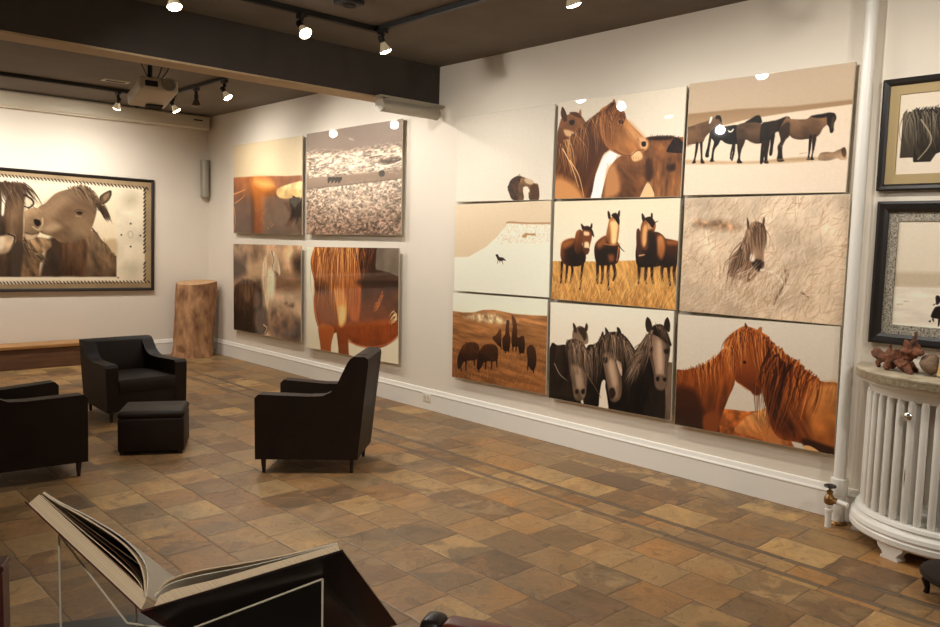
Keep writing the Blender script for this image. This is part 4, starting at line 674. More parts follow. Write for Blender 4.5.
('S',[(2.258,0.462),(2.244,0.484)],0.0133,0.0133,(62,46,36),{}),
('S',[(2.259,0.498),(2.245,0.52)],0.0133,0.0133,(62,46,36),{}),
('S',[(2.259,0.536),(2.246,0.558)],0.0133,0.0133,(62,46,36),{}),
('S',[(2.258,0.572),(2.244,0.594)],0.0133,0.0133,(62,46,36),{}),
('S',[(2.259,0.608),(2.245,0.63)],0.0133,0.0133,(62,46,36),{}),
('S',[(2.26,0.644),(2.246,0.666)],0.0133,0.0133,(62,46,36),{}),
('S',[(2.26,0.755),(2.246,0.777)],0.0133,0.0133,(62,46,36),{}),
('S',[(2.258,0.791),(2.244,0.813)],0.0133,0.0133,(62,46,36),{}),
('S',[(2.259,0.827),(2.245,0.85)],0.0133,0.0133,(62,46,36),{}),
('S',[(2.26,0.864),(2.246,0.886)],0.0133,0.0133,(62,46,36),{}),
('S',[(2.259,0.902),(2.245,0.925)],0.0133,0.0133,(62,46,36),{}),
('B',[(2.112,0.398),(2.122,0.388),(2.132,0.397),(2.122,0.408)],(110,92,72),None,{}),
('B',[(2.202,0.506),(2.212,0.495),(2.222,0.505),(2.212,0.515)],(110,92,72),None,{}),
('B',[(2.112,0.612),(2.121,0.601),(2.132,0.611),(2.122,0.621)],(110,92,72),None,{}),
('B',[(2.027,0.506),(2.036,0.496),(2.046,0.505),(2.037,0.515)],(110,92,72),None,{}),
('S',[(2.099,0.478),(2.129,0.467),(2.144,0.506),(2.124,0.532),(2.1,0.513),(2.099,0.478)],0.0057,0.0057,(190,172,140),{}),
('B',[(2.055,0.166),(2.153,0.12),(2.194,0.196),(2.095,0.242)],(206,192,162),None,{'soft':20}),
('B',[(2.045,0.815),(2.144,0.754),(2.226,0.814),(2.147,0.894)],(206,192,162),None,{'soft':20}),], 2.3162),
'C1': ([
('B',[(-0.1,-0.1),(1.786,-0.1),(1.786,1.1),(-0.1,1.1)],(222,208,186),(226,212,192),{'sharp':1,'ang':90}),
('B',[(0.039,0.24),(0.176,0.207),(0.414,0.211),(1.366,0.217),(1.331,0.764),(0.506,0.728),(0.418,0.764),(0.367,0.858),(0.184,0.854),(0.177,0.795),(0.035,0.79)],(84,72,58),(70,60,48),{'sharp':1,'noise':(0.3,5,20,80)}),
('B',[(0.039,0.24),(0.176,0.216),(0.182,0.795),(0.035,0.79)],(98,86,70),(84,72,58),{'sharp':1}),
('H',[(0.044,0.228),(0.248,0.21),(0.506,0.216),(0.968,0.231),(1.343,0.251)],(0.15,1),(0,1),300,0.3871,0.0166,[(40,32,26),(120,106,88),(150,136,114),(62,52,42)],{'seed':111,'al':0.6}),
('S',[(0.236,0.329),(0.35,0.534),(0.338,0.668),(0.232,0.823)],0.0166,0.0111,(170,154,130),{}),
('H',[(0.039,0.234),(0.19,0.209),(0.506,0.216),(1.344,0.239)],(0.3,-0.6),(0.3,-0.6),90,0.0498,0.0111,[(40,32,26)],{'seed':112}),], 1.6857),
'C2': ([
('B',[(-0.1,-0.1),(1.547,-0.1),(1.547,1.1),(-0.1,1.1)],(226,214,194),(222,208,184),{'sharp':1,'ang':90}),
('B',[(-0.064,0.492),(0.376,0.48),(1.576,0.452),(1.562,0.546),(0.376,0.62),(-0.056,0.636)],(206,188,160),None,{'sharp':1,'soft':10}),
('B',[(-0.077,0.637),(0.376,0.62),(1.562,0.548),(1.495,1.006),(-0.052,1.081)],(232,220,200),None,{'sharp':1,'noise':(0.05,4,20,0)}),
('S',[(0.035,0.803),(0.085,0.795)],0.0072,0.0048,(190,172,146),{}),
('S',[(0.094,0.769),(0.134,0.764)],0.0072,0.0048,(190,172,146),{}),
('B',[(0.331,0.896),(0.354,0.818),(0.384,0.793),(0.5,0.774),(0.575,0.725),(0.629,0.765),(0.617,0.851),(0.571,0.897),(0.425,0.909),(0.369,0.91)],(60,44,40),None,{'noise':(0.2,8,8,0)}),
('B',[(0.359,0.706),(0.384,0.693),(0.407,0.736),(0.373,0.783)],(70,50,46),None,{}),
('S',[(0.346,0.785),(0.373,0.765)],0.0096,0.0048,(70,50,46),{}),
('B',[(0.316,0.94),(0.335,0.93),(0.331,0.951)],(60,44,40),None,{}),
('B',[(0.343,0.92),(0.358,0.911),(0.361,0.944)],(60,44,40),None,{}),
('S',[(0.406,0.889),(0.402,0.975)],0.0241,0.0144,(60,44,40),{}),
('S',[(0.443,0.886),(0.446,0.975)],0.0241,0.0144,(60,44,40),{}),
('S',[(0.553,0.877),(0.548,0.961)],0.0241,0.0144,(60,44,40),{}),
('S',[(0.59,0.853),(0.598,0.953)],0.0241,0.0144,(60,44,40),{}),], 1.4474),
}
C = bpy.context.scene.collection
V = Vector
# ------------------------------------------------------------------ materials
def lin(c):
    c = np.asarray(c, float) / 255.0
    return np.where(c <= .04045, c / 12.92, ((c + .055) / 1.055) ** 2.4)
def mat(name, rgb, rough=.6, metal=0.0, noise=0, nscale=20, bump=0, bscale=60, coat=0, spec=None, trans=0, ior=1.45, emit=None, estr=0, rgb2=None, stretch=None):
    m = bpy.data.materials.new(name); m.use_nodes = True; nt = m.node_tree; b = nt.nodes['Principled BSDF']
    col = tuple(lin(rgb)) + (1,)
    b.inputs['Base Color'].default_value = col; b.inputs['Roughness'].default_value = rough; b.inputs['Metallic'].default_value = metal
    if coat: b.inputs['Coat Weight'].default_value = coat; b.inputs['Coat Roughness'].default_value = .03
    if spec is not None: b.inputs['Specular IOR Level'].default_value = spec
    if trans: b.inputs['Transmission Weight'].default_value = trans; b.inputs['IOR'].default_value = ior
    if emit: b.inputs['Emission Color'].default_value = tuple(lin(emit)) + (1,); b.inputs['Emission Strength'].default_value = estr
    tc = nt.nodes.new('ShaderNodeTexCoord'); src = tc.outputs['Object']
    if stretch:
        mp = nt.nodes.new('ShaderNodeMapping'); mp.inputs['Scale'].default_value = stretch; nt.links.new(src, mp.inputs[0]); src = mp.outputs[0]
    if noise or rgb2:
        n = nt.nodes.new('ShaderNodeTexNoise'); n.inputs['Scale'].default_value = nscale; n.inputs['Detail'].default_value = 5; nt.links.new(src, n.inputs['Vector'])
        r = nt.nodes.new('ShaderNodeValToRGB'); r.color_ramp.elements[0].position = .3; r.color_ramp.elements[1].position = .7
        c2 = lin(rgb2) if rgb2 else lin(rgb) * (1 - noise)
        r.color_ramp.elements[0].color = tuple(c2) + (1,); r.color_ramp.elements[1].color = col
        nt.links.new(n.outputs['Fac'], r.inputs[0]); nt.links.new(r.outputs[0], b.inputs['Base Color'])
    if bump:
        n2 = nt.nodes.new('ShaderNodeTexNoise'); n2.inputs['Scale'].default_value = bscale; n2.inputs['Detail'].default_value = 4; nt.links.new(src, n2.inputs['Vector'])
        bp = nt.nodes.new('ShaderNodeBump'); bp.inputs['Strength'].default_value = bump; bp.inputs['Distance'].default_value = .01
        nt.links.new(n2.outputs['Fac'], bp.inputs['Height']); nt.links.new(bp.outputs[0], b.inputs['Normal'])
    return m
M = {}
M['wall'] = mat('wall_paint', (230, 219, 203), .75, bump=.12, bscale=9, noise=.05, nscale=1.3)
M['trim'] = mat('trim_paint', (232, 227, 217), .45)
M['ceiling'] = mat('ceiling_paint', (114, 103, 90), .85, noise=.18, nscale=3, bump=.25, bscale=14)
M['beam'] = mat('beam_paint', (66, 59, 53), .8, noise=.15, nscale=6, bump=.2, bscale=20)
M['leather'] = mat('dark_leather', (40, 28, 21), .5, noise=.25, nscale=6, bump=.12, bscale=120, rgb2=(31, 21, 16), spec=.2)
M['leg'] = mat('dark_wood_leg', (34, 25, 20), .4)
M['black'] = mat('black_metal', (26, 24, 23), .5)
M['chrome'] = mat('bright_metal', (205, 200, 190), .22, metal=1)
M['silver'] = mat('silver_paint', (160, 152, 136), .45, metal=.3)
M['cream'] = mat('cream_plastic', (206, 194, 172), .5)
M['bulb'] = mat('lit_bulb_glass', (200, 186, 160), .15, metal=.7, emit=(255, 226, 180), estr=.22)
M['lens'] = mat('lit_lamp_face', (255, 245, 225), .2, emit=(255, 238, 208), estr=26)
M['darkbulb'] = mat('unlit_bulb_glass', (120, 105, 88), .15, metal=.7)
M['white'] = mat('white_enamel', (228, 224, 215), .32, bump=.05, bscale=40)
M['acryl'] = mat('acrylic_edge', (200, 190, 168), .25)
M['brass'] = mat('aged_brass', (150, 112, 66), .4, metal=.8, noise=.4, nscale=60)
M['black_frame'] = mat('black_moulding', (34, 29, 26), .38, noise=.2, nscale=40)
M['tan_mat'] = mat('tan_mat', (172, 150, 108), .85, bump=.05, bscale=200)
M['cream_mat'] = mat('cream_mat', (205, 190, 160), .85)
M['pebble'] = mat('pebble_mat', (196, 186, 166), .7, rgb2=(52, 48, 44), nscale=110, bump=.4, bscale=110)
M['bark'] = mat('old_wood', (196, 148, 104), .85, rgb2=(122, 82, 54), nscale=7, bump=1.0, bscale=14, stretch=(1.6, 1.6, .8))
M['underside'] = mat('tan_paint', (196, 170, 132), .6, noise=.15, nscale=5)
M['metal_edge'] = mat('hammered_edge', (190, 178, 152), .3, metal=.5, noise=.35, nscale=40, bump=.5, bscale=60)
M['log_end'] = mat('log_end_wood', (206, 168, 124), .8, rgb2=(160, 118, 80), nscale=30)
M['bench_top'] = mat('bench_top_wood', (186, 140, 84), .45, rgb2=(148, 102, 56), nscale=6, stretch=(.6, 9, 9))
M['bench_side'] = mat('bench_side_wood', (112, 76, 50), .55, rgb2=(86, 56, 36), nscale=6, stretch=(.6, 9, 9))
M['root'] = mat('root_wood', (140, 84, 52), .75, rgb2=(50, 28, 18), nscale=22, bump=.9, bscale=50)
M['root_grey'] = mat('grey_root_wood', (140, 116, 92), .8, rgb2=(98, 76, 58), nscale=30, bump=.5, bscale=60)
M['marble'] = mat('shelf_stone', (196, 184, 160), .35, rgb2=(150, 134, 108), nscale=14, stretch=(1, 1, 3))
M['pages'] = mat('page_edges', (226, 206, 176), .8, rgb2=(196, 172, 140), nscale=30, stretch=(1, 1, 1))
def page_mat():
    m = M['pages']; nt = m.node_tree; b = nt.nodes['Principled BSDF']; tc = nt.nodes.new('ShaderNodeTexCoord')
    d = nt.nodes.new('ShaderNodeVectorMath'); d.operation = 'DOT_PRODUCT'; d.inputs[1].default_value = (.743, -.0424, .668); nt.links.new(tc.outputs['Object'], d.inputs[0])
    n = nt.nodes.new('ShaderNodeTexNoise'); n.noise_dimensions = '1D'; n.inputs['Scale'].default_value = 900; n.inputs['Detail'].default_value = 2; nt.links.new(d.outputs['Value'], n.inputs['W'])
    r = nt.nodes.new('ShaderNodeValToRGB'); r.color_ramp.elements[0].position = .3; r.color_ramp.elements[1].position = .65
    r.color_ramp.elements[0].color = tuple(lin((206, 176, 138))) + (1,); r.color_ramp.elements[1].color = tuple(lin((240, 218, 184))) + (1,)
    nt.links.new(n.outputs['Fac'], r.inputs[0]); nt.links.new(r.outputs[0], b.inputs['Base Color'])
page_mat()
M['paper'] = mat('page_paper', (230, 222, 206), .6)
M['photo_page'] = mat('printed_page', (90, 64, 44), .4, rgb2=(40, 28, 20), nscale=10)
M['cover'] = mat('book_cover', (44, 28, 21), .3, rgb2=(27, 17, 13), nscale=9, stretch=(.5, 3, 3))
M['cover_red'] = mat('book_board_red', (84, 40, 34), .5)
M['table'] = mat('table_paint', (62, 57, 52), .4, noise=.2, nscale=5)
M['redwood'] = mat('dark_red_wood', (84, 36, 32), .4, noise=.3, nscale=20, stretch=(8, 8, 1))
M['rail'] = mat('red_brown_wood', (142, 66, 40), .35, rgb2=(104, 42, 26), nscale=12, stretch=(1, 6, 6))
M['carved'] = mat('carved_dark_wood', (36, 22, 15), .5, rgb2=(22, 13, 9), spec=.25, nscale=14)
M['pale_wood'] = mat('pale_wood', (222, 182, 120), .5, noise=.2, nscale=30)
M['slot'] = mat('dark_slot', (22, 20, 18), .8)
M['plate'] = mat('white_plate', (225, 220, 208), .4)
g = bpy.data.materials.new('clear_acrylic'); g.use_nodes = True; nt = g.node_tree; nt.nodes.clear()
o_ = nt.nodes.new('ShaderNodeOutputMaterial'); gl = nt.nodes.new('ShaderNodeBsdfGlossy'); gl.inputs['Roughness'].default_value = .03
tr = nt.nodes.new('ShaderNodeBsdfTransparent'); tr.inputs['Color'].default_value = (.97, .97, .96, 1); 
mx = nt.nodes.new('ShaderNodeMixShader'); mx.inputs[0].default_value = .05; nt.links.new(tr.outputs[0], mx.inputs[1]); nt.links.new(gl.outputs[0], mx.inputs[2]); nt.links.new(mx.outputs[0], o_.inputs[0])
M['clear'] = g
def print_mat():
    m = bpy.data.materials.new('glossy_photo_print'); m.use_nodes = True; nt = m.node_tree; b = nt.nodes['Principled BSDF']
    a = nt.nodes.new('ShaderNodeVertexColor'); a.layer_name = 'print_colour'
    nt.links.new(a.outputs[0], b.inputs['Base Color']); b.inputs['Roughness'].default_value = .5; b.inputs['Specular IOR Level'].default_value = .2
    b.inputs['Coat Weight'].default_value = .8; b.inputs['Coat Roughness'].default_value = .02
    return m
M['print'] = print_mat()
def paper_mat():
    m = M['print'].copy(); m.name = 'matte_photo_print'; m.node_tree.nodes['Principled BSDF'].inputs['Coat Weight'].default_value = .25; return m
M['print_matte'] = paper_mat()
def floor_mat():
    m = bpy.data.materials.new('slate_tiles'); m.use_nodes = True; nt = m.node_tree; b = nt.nodes['Principled BSDF']; L = nt.links.new
    def N(t, **k):
        n = nt.nodes.new(t)
        for a, v in k.items(): setattr(n, a, v)
        return n
    def mth(op, a, c=None, d=None):
        n = N('ShaderNodeMath', operation=op)
        for i, q in enumerate((a, c, d)):
            if q is None: continue
            if isinstance(q, (int, float)): n.inputs[i].default_value = q
            else: L(q, n.inputs[i])
        return n.outputs[0]
    geo = N('ShaderNodeNewGeometry'); sp = N('ShaderNodeSeparateXYZ'); L(geo.outputs['Position'], sp.inputs[0])
    # slightly wavering joints
    wob = N('ShaderNodeTexNoise'); wob.inputs['Scale'].default_value = 7; wob.inputs['Detail'].default_value = 3; L(geo.outputs['Position'], wob.inputs['Vector'])
    sw = N('ShaderNodeSeparateXYZ'); L(wob.outputs['Color'], sw.inputs[0])
    x = mth('ADD', sp.outputs[0], mth('MULTIPLY', mth('SUBTRACT', sw.outputs[0], .5), .022)); y = mth('ADD', sp.outputs[1], mth('MULTIPLY', mth('SUBTRACT', sw.outputs[1], .5), .022))
    def tiles(x, y, x0, px, py, seed, gx=.008):
        u = mth('DIVIDE', mth('SUBTRACT', x, x0), px); cx = mth('FLOOR', u); fx = mth('SUBTRACT', u, cx)
        w = N('ShaderNodeTexWhiteNoise', noise_dimensions='1D'); L(mth('ADD', cx, seed), w.inputs['W'])
        v = mth('ADD', mth('DIVIDE', y, py), w.outputs['Value']); cy = mth('FLOOR', v); fy = mth('SUBTRACT', v, cy)
        cv = N('ShaderNodeCombineXYZ'); L(cx, cv.inputs[0]); L(cy, cv.inputs[1]); cv.inputs[2].default_value = seed
        w2 = N('ShaderNodeTexWhiteNoise', noise_dimensions='3D'); L(cv.outputs[0], w2.inputs['Vector'])
        ex = mth('MULTIPLY', mth('MINIMUM', fx, mth('SUBTRACT', 1.0, fx)), px); ey = mth('MULTIPLY', mth('MINIMUM', fy, mth('SUBTRACT', 1.0, fy)), py)
        return w2.outputs['Value'], w2.outputs['Color'], mth('MINIMUM', ex, ey)
    vA, cA, eA = tiles(x, y, -2.49, .272, .285, 3.0)
    vB, cB, eB = tiles(x, y, -.855, .272, .36, 9.0)
    vC, cC, eC = tiles(x, y, -1.045, .15, .21, 17.0)
    def mixf(f, a, c): # a + f*(c-a)
        return mth('ADD', a, mth('MULTIPLY', f, mth('SUBTRACT', c, a)))
    fB = mth('GREATER_THAN', x, -.855); fC = mth('MULTIPLY', mth('GREATER_THAN', x, -1.045), mth('LESS_THAN', x, -.895))
    val = mixf(fC, mixf(fB, vA, vB), vC); edge = mixf(fC, mixf(fB, eA, eB), eC)
    vec = N('ShaderNodeMix', data_type='RGBA'); L(fB, vec.inputs[0]); L(cA, vec.inputs[6]); L(cB, vec.inputs[7])
    ramp = N('ShaderNodeValToRGB'); cr = ramp.color_ramp
    cols = [(0, (98, 75, 54)), (.14, (150, 120, 82)), (.28, (108, 83, 58)), (.42, (164, 132, 88)), (.55, (92, 71, 52)), (.68, (146, 107, 65)), (.82, (128, 101, 69)), (1, (104, 78, 55))]
    while len(cr.elements) < len(cols): cr.elements.new(.5)
    for e, (p, c) in zip(cr.elements, cols): e.position = p; e.color = tuple(lin(c)) + (1,)
    L(val, ramp.inputs[0])
    # slate clefting: layered patches that differ from tile to tile
    off = N('ShaderNodeVectorMath', operation='MULTIPLY_ADD'); L(vec.outputs[2], off.inputs[0]); off.inputs[1].default_value = (9, 9, 9); L(geo.outputs['Position'], off.inputs[2])
    n1 = N('ShaderNodeTexNoise'); n1.inputs['Scale'].default_value = 4.5; n1.inputs['Detail'].default_value = 6; n1.inputs['Roughness'].default_value = .6; n1.inputs['Distortion'].default_value = 1.2; L(off.outputs[0], n1.inputs['Vector'])
    r1 = N('ShaderNodeValToRGB'); r1.color_ramp.interpolation = 'LINEAR'
    lv = [(0, .66), (.36, .80), (.37, .55), (.385, .95), (.49, 1.02), (.5, .72), (.512, 1.12), (.64, 1.1), (.652, .66), (.67, .88), (1, .92)]
    while len(r1.color_ramp.elements) < len(lv): r1.color_ramp.elements.new(.5)
    for e, (p, c) in zip(r1.color_ramp.elements, lv): e.position = p; e.color = (c, c, c, 1)
    L(n1.outputs['Fac'], r1.inputs[0])
    n2 = N('ShaderNodeTexNoise'); n2.inputs['Scale'].default_value = 2.2; n2.inputs['Detail'].default_value = 4; L(off.outputs[0], n2.inputs['Vector'])
    tint = N('ShaderNodeValToRGB'); tint.color_ramp.elements[0].position = .35; tint.color_ramp.elements[0].color = (.90, .93, .92, 1); tint.color_ramp.elements[1].position = .68; tint.color_ramp.elements[1].color = (1.09, 1.0, .80, 1); L(n2.outputs['Fac'], tint.inputs[0])
    def mulc(a, c):
        n = N('ShaderNodeMix', data_type='RGBA', blend_type='MULTIPLY'); n.inputs[0].default_value = 1; L(a, n.inputs[6]); L(c, n.inputs[7]); return n.outputs[2]
    sc_ = N('ShaderNodeSeparateColor'); L(vec.outputs[2], sc_.inputs[0]); ramp2 = N('ShaderNodeValToRGB')
    while len(ramp2.color_ramp.elements) < 4: ramp2.color_ramp.elements.new(.5)
    for e, (p, c) in zip(ramp2.color_ramp.elements, [(0, (164, 131, 89)), (.35, (94, 76, 56)), (.7, (146, 107, 68)), (1, (128, 106, 78))]): e.position = p; e.color = tuple(lin(c)) + (1,)
    L(sc_.outputs[1], ramp2.inputs[0]); n3 = N('ShaderNodeTexNoise'); n3.inputs['Scale'].default_value = 3.4; n3.inputs['Detail'].default_value = 7; n3.inputs['Roughness'].default_value = .62; n3.inputs['Distortion'].default_value = .8; L(off.outputs[0], n3.inputs['Vector'])
    mr = N('ShaderNodeMapRange'); mr.inputs['From Min'].default_value = .5; mr.inputs['From Max'].default_value = .58; mr.inputs['To Max'].default_value = .75; L(n3.outputs['Fac'], mr.inputs[0])
    two = N('ShaderNodeMix', data_type='RGBA'); L(mr.outputs[0], two.inputs[0]); L(ramp.outputs[0], two.inputs[6]); L(ramp2.outputs[0], two.inputs[7])
    n4 = N('ShaderNodeTexNoise'); n4.inputs['Scale'].default_value = 30; n4.inputs['Detail'].default_value = 7; n4.inputs['Roughness'].default_value = .7; L(off.outputs[0], n4.inputs['Vector'])
    r4 = N('ShaderNodeMapRange'); r4.inputs['From Min'].default_value = .3; r4.inputs['From Max'].default_value = .7; r4.inputs['To Min'].default_value = .98; r4.inputs['To Max'].default_value = 1.26; L(n4.outputs['Fac'], r4.inputs[0])
    base = mulc(mulc(mulc(two.outputs[2], r1.outputs[0]), tint.outputs[0]), r4.outputs[0])
    # two dark slate strips beside the narrow band
    s1 = mth('LESS_THAN', mth('ABSOLUTE', mth('ADD', x, .875)), .02); s2 = mth('LESS_THAN', mth('ABSOLUTE', mth('ADD', x, 1.065)), .02); st = mth('MAXIMUM', s1, s2)
    sm = N('ShaderNodeMix', data_type='RGBA'); L(mth('MULTIPLY', st, .85), sm.inputs[0]); L(base, sm.inputs[6]); sm.inputs[7].default_value = tuple(lin((92, 78, 62))) + (1,)
    gn = N('ShaderNodeTexNoise'); gn.inputs['Scale'].default_value = 3; L(geo.outputs['Position'], gn.inputs['Vector'])
    gw = mth('ADD', .0002, mth('MULTIPLY', gn.outputs['Fac'], .0062))
    gr = mth('LESS_THAN', edge, gw); gm = N('ShaderNodeMix', data_type='RGBA'); L(mth('MULTIPLY', gr, .62), gm.inputs[0]); L(sm.outputs[2], gm.inputs[6]); gm.inputs[7].default_value = tuple(lin((66, 52, 40))) + (1,)
    L(gm.outputs[2], b.inputs['Base Color'])
    rr = N('ShaderNodeMapRange'); rr.inputs['To Min'].default_value = .34; rr.inputs['To Max'].default_value = .6; L(n1.outputs['Fac'], rr.inputs[0]); L(rr.outputs[0], b.inputs['Roughness'])
    hgt = mth('ADD', mth('MULTIPLY', n1.outputs['Fac'], .7), mth('MULTIPLY', mth('MINIMUM', mth('MULTIPLY', edge, 80.0), 1.0), .5))
    bp = N('ShaderNodeBump'); bp.inputs['Strength'].default_value = .35; bp.inputs['Distance'].default_value = .012; L(hgt, bp.inputs['Height']); L(bp.outputs[0], b.inputs['Normal'])
    return m
M['floor'] = floor_mat()
# ------------------------------------------------------------------ mesh helpers
class MB:
    def __init__(s): s.bm = bmesh.new()
    def box(s, lo, hi, bev=0, seg=2, mtx=None):
        g = bmesh.ops.create_cube(s.bm, size=1); vs = g['verts']
        for v in vs: v.co = V([lo[i] + (hi[i] - lo[i]) * (v.co[i] + .5) for i in range(3)])
        s._fin(vs, bev, seg, mtx); return s
    def _fin(s, vs, bev, seg, mtx):
        if mtx is not None:
            for v in vs: v.co = mtx @ v.co
        if bev:
            es = list({e for v in vs for e in v.link_edges}); bmesh.ops.bevel(s.bm, geom=es, offset=bev, segments=seg, affect='EDGES', profile=.5, clamp_overlap=True)
    def prism(s, poly, fn, bev=0, seg=2, mtx=None):
        """poly of 2D points; fn(p, side) -> 3D for side 0 and 1"""
        a = [s.bm.verts.new(fn(p, 0)) for p in poly]; b = [s.bm.verts.new(fn(p, 1)) for p in poly]; n = len(poly)
        s.bm.faces.new(a[::-1]); s.bm.faces.new(b)
        for i in range(n): s.bm.faces.new((a[i], a[(i + 1) % n], b[(i + 1) % n], b[i]))
        vs = a + b
        if mtx is not None:
            for v in vs: v.co = mtx @ v.co
        if bev:
            es = [e for e in {e for v in vs for e in v.link_edges} if len(e.link_faces) == 2 and e.calc_face_angle(0) > .5]
            bmesh.ops.bevel(s.bm, geom=es, offset=bev, segments=seg, affect='EDGES', profile=.5, clamp_overlap=True)
        return s
    def lathe(s, prof, n=24, a0=0, a1=2 * math.pi, mtx=None, caps=True):
        full = abs(a1 - a0 - 2 * math.pi) < 1e-6; rows = []; m = n if full else n + 1
        for i in range(m):
            t = a0 + (a1 - a0) * i / n; rows.append([s.bm.verts.new(V((r * math.cos(t), r * math.sin(t), z))) for r, z in prof])
        for i in range(n):
            p, q = rows[i], rows[(i + 1) % m]
            for j in range(len(prof) - 1): s.bm.faces.new((p[j], q[j], q[j + 1], p[j + 1]))
        if caps and full:
            for j, rev in ((0, True), (len(prof) - 1, False)):
                if prof[j][0] > 1e-5: f = [r[j] for r in rows]; s.bm.faces.new(f[::-1] if rev else f)
        if not full and caps:
            s.bm.faces.new(rows[0]); s.bm.faces.new(rows[-1][::-1])
        if mtx is not None:
            for r in rows:
                for v in r: v.co = mtx @ v.co
        return s
    def tube(s, pts, rad, n=10, cap=True):
        pts = [V(p) for p in pts]; rings = []; k = len(pts); rad = rad if hasattr(rad, '__len__') else [rad] * k; up = None
        for i, p in enumerate(pts):
            d = (pts[min(i + 1, k - 1)] - pts[max(i - 1, 0)]).normalized()
            if up is None: up = d.orthogonal().normalized()
            up = (up - d * up.dot(d)).normalized(); w = d.cross(up)
            rings.append([s.bm.verts.new(p + (up * math.cos(t) + w * math.sin(t)) * rad[i]) for t in [2 * math.pi * j / n for j in range(n)]])
        for a, b in zip(rings, rings[1:]):
            for j in range(n): s.bm.faces.new((a[j], a[(j + 1) % n], b[(j + 1) % n], b[j]))
        if cap: s.bm.faces.new(rings[0][::-1]); s.bm.faces.new(rings[-1])
        return s
    def build(s, name, m, parent=None, smooth=35, sub=0):
        bmesh.ops.recalc_face_normals(s.bm, faces=s.bm.faces)
        me = bpy.data.meshes.new(name); s.bm.to_mesh(me); s.bm.free()
        if smooth:
            me.polygons.foreach_set('use_smooth', [True] * len(me.polygons)); me.set_sharp_from_angle(angle=math.radians(smooth))
        me.materials.append(M[m] if isinstance(m, str) else m)
        o = bpy.data.objects.new(name, me); C.objects.link(o); o.parent = parent
        if sub: md = o.modifiers.new('smooth', 'SUBSURF'); md.levels = sub; md.render_levels = sub
        return o
def tag(o, label, cat, group=None):
    o['label'] = label; o['category'] = cat
    if group: o['group'] = group
    return o
def thing(name, label, cat, loc=(0, 0, 0), rot=(0, 0, 0), group=None):
    o = bpy.data.objects.new(name, None); o.empty_display_size = .1; C.objects.link(o); o.location = loc; o.rotation_euler = rot
    return tag(o, label, cat, group)
def struct(name, mb, m, smooth=0):
    o = mb.build(name, m, None, smooth); o['kind'] = 'structure'; return o
def frame_mtx(origin, z, xhint=(1, 0, 0)):
    z = V(z).normalized(); x = V(xhint); x = (x - z * x.dot(z))
    if x.length < 1e-4: x = z.orthogonal()
    x.normalize(); y = z.cross(x)
    m = Matrix((x, y, z)).transposed().to_4x4(); m.translation = V(origin); return m
# ------------------------------------------------------------------ the room
XL, YB_, YF, H = -8.2, -3.6, 10.45, 3.17
struct('floor', MB().box((XL - .2, YB_ - .2, -.12), (.2, YF + .2, 0)), 'floor')
struct('ceiling', MB().box((XL - .2, YB_ - .2, H), (.2, YF + .2, H + .15)), 'ceiling')
struct('wall_right', MB().box((0, YB_ - .2, 0), (.2, YF + .2, H)), 'wall')
struct('wall_back', MB().box((XL, YF, 0), (0, YF + .2, H)), 'wall')
struct('wall_left', MB().box((XL - .2, YB_ - .2, 0), (XL, YF + .2, H)), 'wall')
struct('wall_front', MB().box((XL, YB_ - .2, 0), (0, YB_, H)), 'wall')
struct('trim_1', MB().box((XL, 5.655, 2.80), (-.0005, 5.875, 2.8145)), 'underside')
struct('beam', MB().box((XL, 5.66, 2.815), (0, 5.87, H)), 'beam')
def base_prof(d): return [(0, 0), (-.022, 0), (-.022, .148), (-.026, .154), (-.025, .160), (-.019, .170), (-.012, .195), (0, .2)]
struct('baseboard_right', MB().prism(base_prof(0), lambda p, s: V((p[0], YB_ if s else YF, p[1]))), 'trim')
struct('baseboard_back', MB().prism(base_prof(0), lambda p, s: V(((-.022 if s else XL), YF + p[0], p[1]))), 'trim')
# ------------------------------------------------------------------ photographic prints
KA = np.array([.95, .94, .935])
def print_grid(name, spec, asp, nx, w, h, m, parent, at, gain=1.0):
    """a flat sheet facing local -Y, w wide along local X, h high along Z, coloured per vertex"""
    c = paint(spec, asp, nx); ny = c.ny
    xs, zs = np.meshgrid(np.linspace(-w / 2, w / 2, nx), np.linspace(h / 2, -h / 2, ny))
    co = np.stack([xs + at[0], np.full_like(xs, at[1]), zs + at[2]], -1).reshape(-1, 3)
    i = np.arange((ny - 1) * nx).reshape(ny - 1, nx)[:, :-1].ravel(); q = np.stack([i, i + nx, i + nx + 1, i + 1], -1)
    me = bpy.data.meshes.new(name); me.vertices.add(len(co)); me.vertices.foreach_set('co', co.ravel().astype(np.float32))
    me.loops.add(q.size); me.loops.foreach_set('vertex_index', q.ravel().astype(np.int32))
    me.polygons.add(len(q)); me.polygons.foreach_set('loop_start', np.arange(0, q.size, 4, dtype=np.int32)); me.update(calc_edges=True)
    a = me.color_attributes.new('print_colour', 'FLOAT_COLOR', 'POINT')
    rgb = lin(np.clip(c.img, 0, 255)); lum = rgb @ np.array([.3, .6, .1]); grain = 1 + .10 * (vnoise(c.X * 90, c.Y * 90, 77, 2) - .5)
    rgb = np.clip(rgb * (np.clip(lum / .55, .001, 2) ** .34 * grain)[..., None] * KA * gain * 1.04, 0, .88).reshape(-1, 3)
    a.data.foreach_set('color', np.c_[rgb, np.ones(len(rgb))].ravel().astype(np.float32))
    me.materials.append(M[m]); o = bpy.data.objects.new(name, me); C.objects.link(o); o.parent = parent; return o
RW = math.pi / 2   # local -Y faces into the room (-X): turn by -90 deg
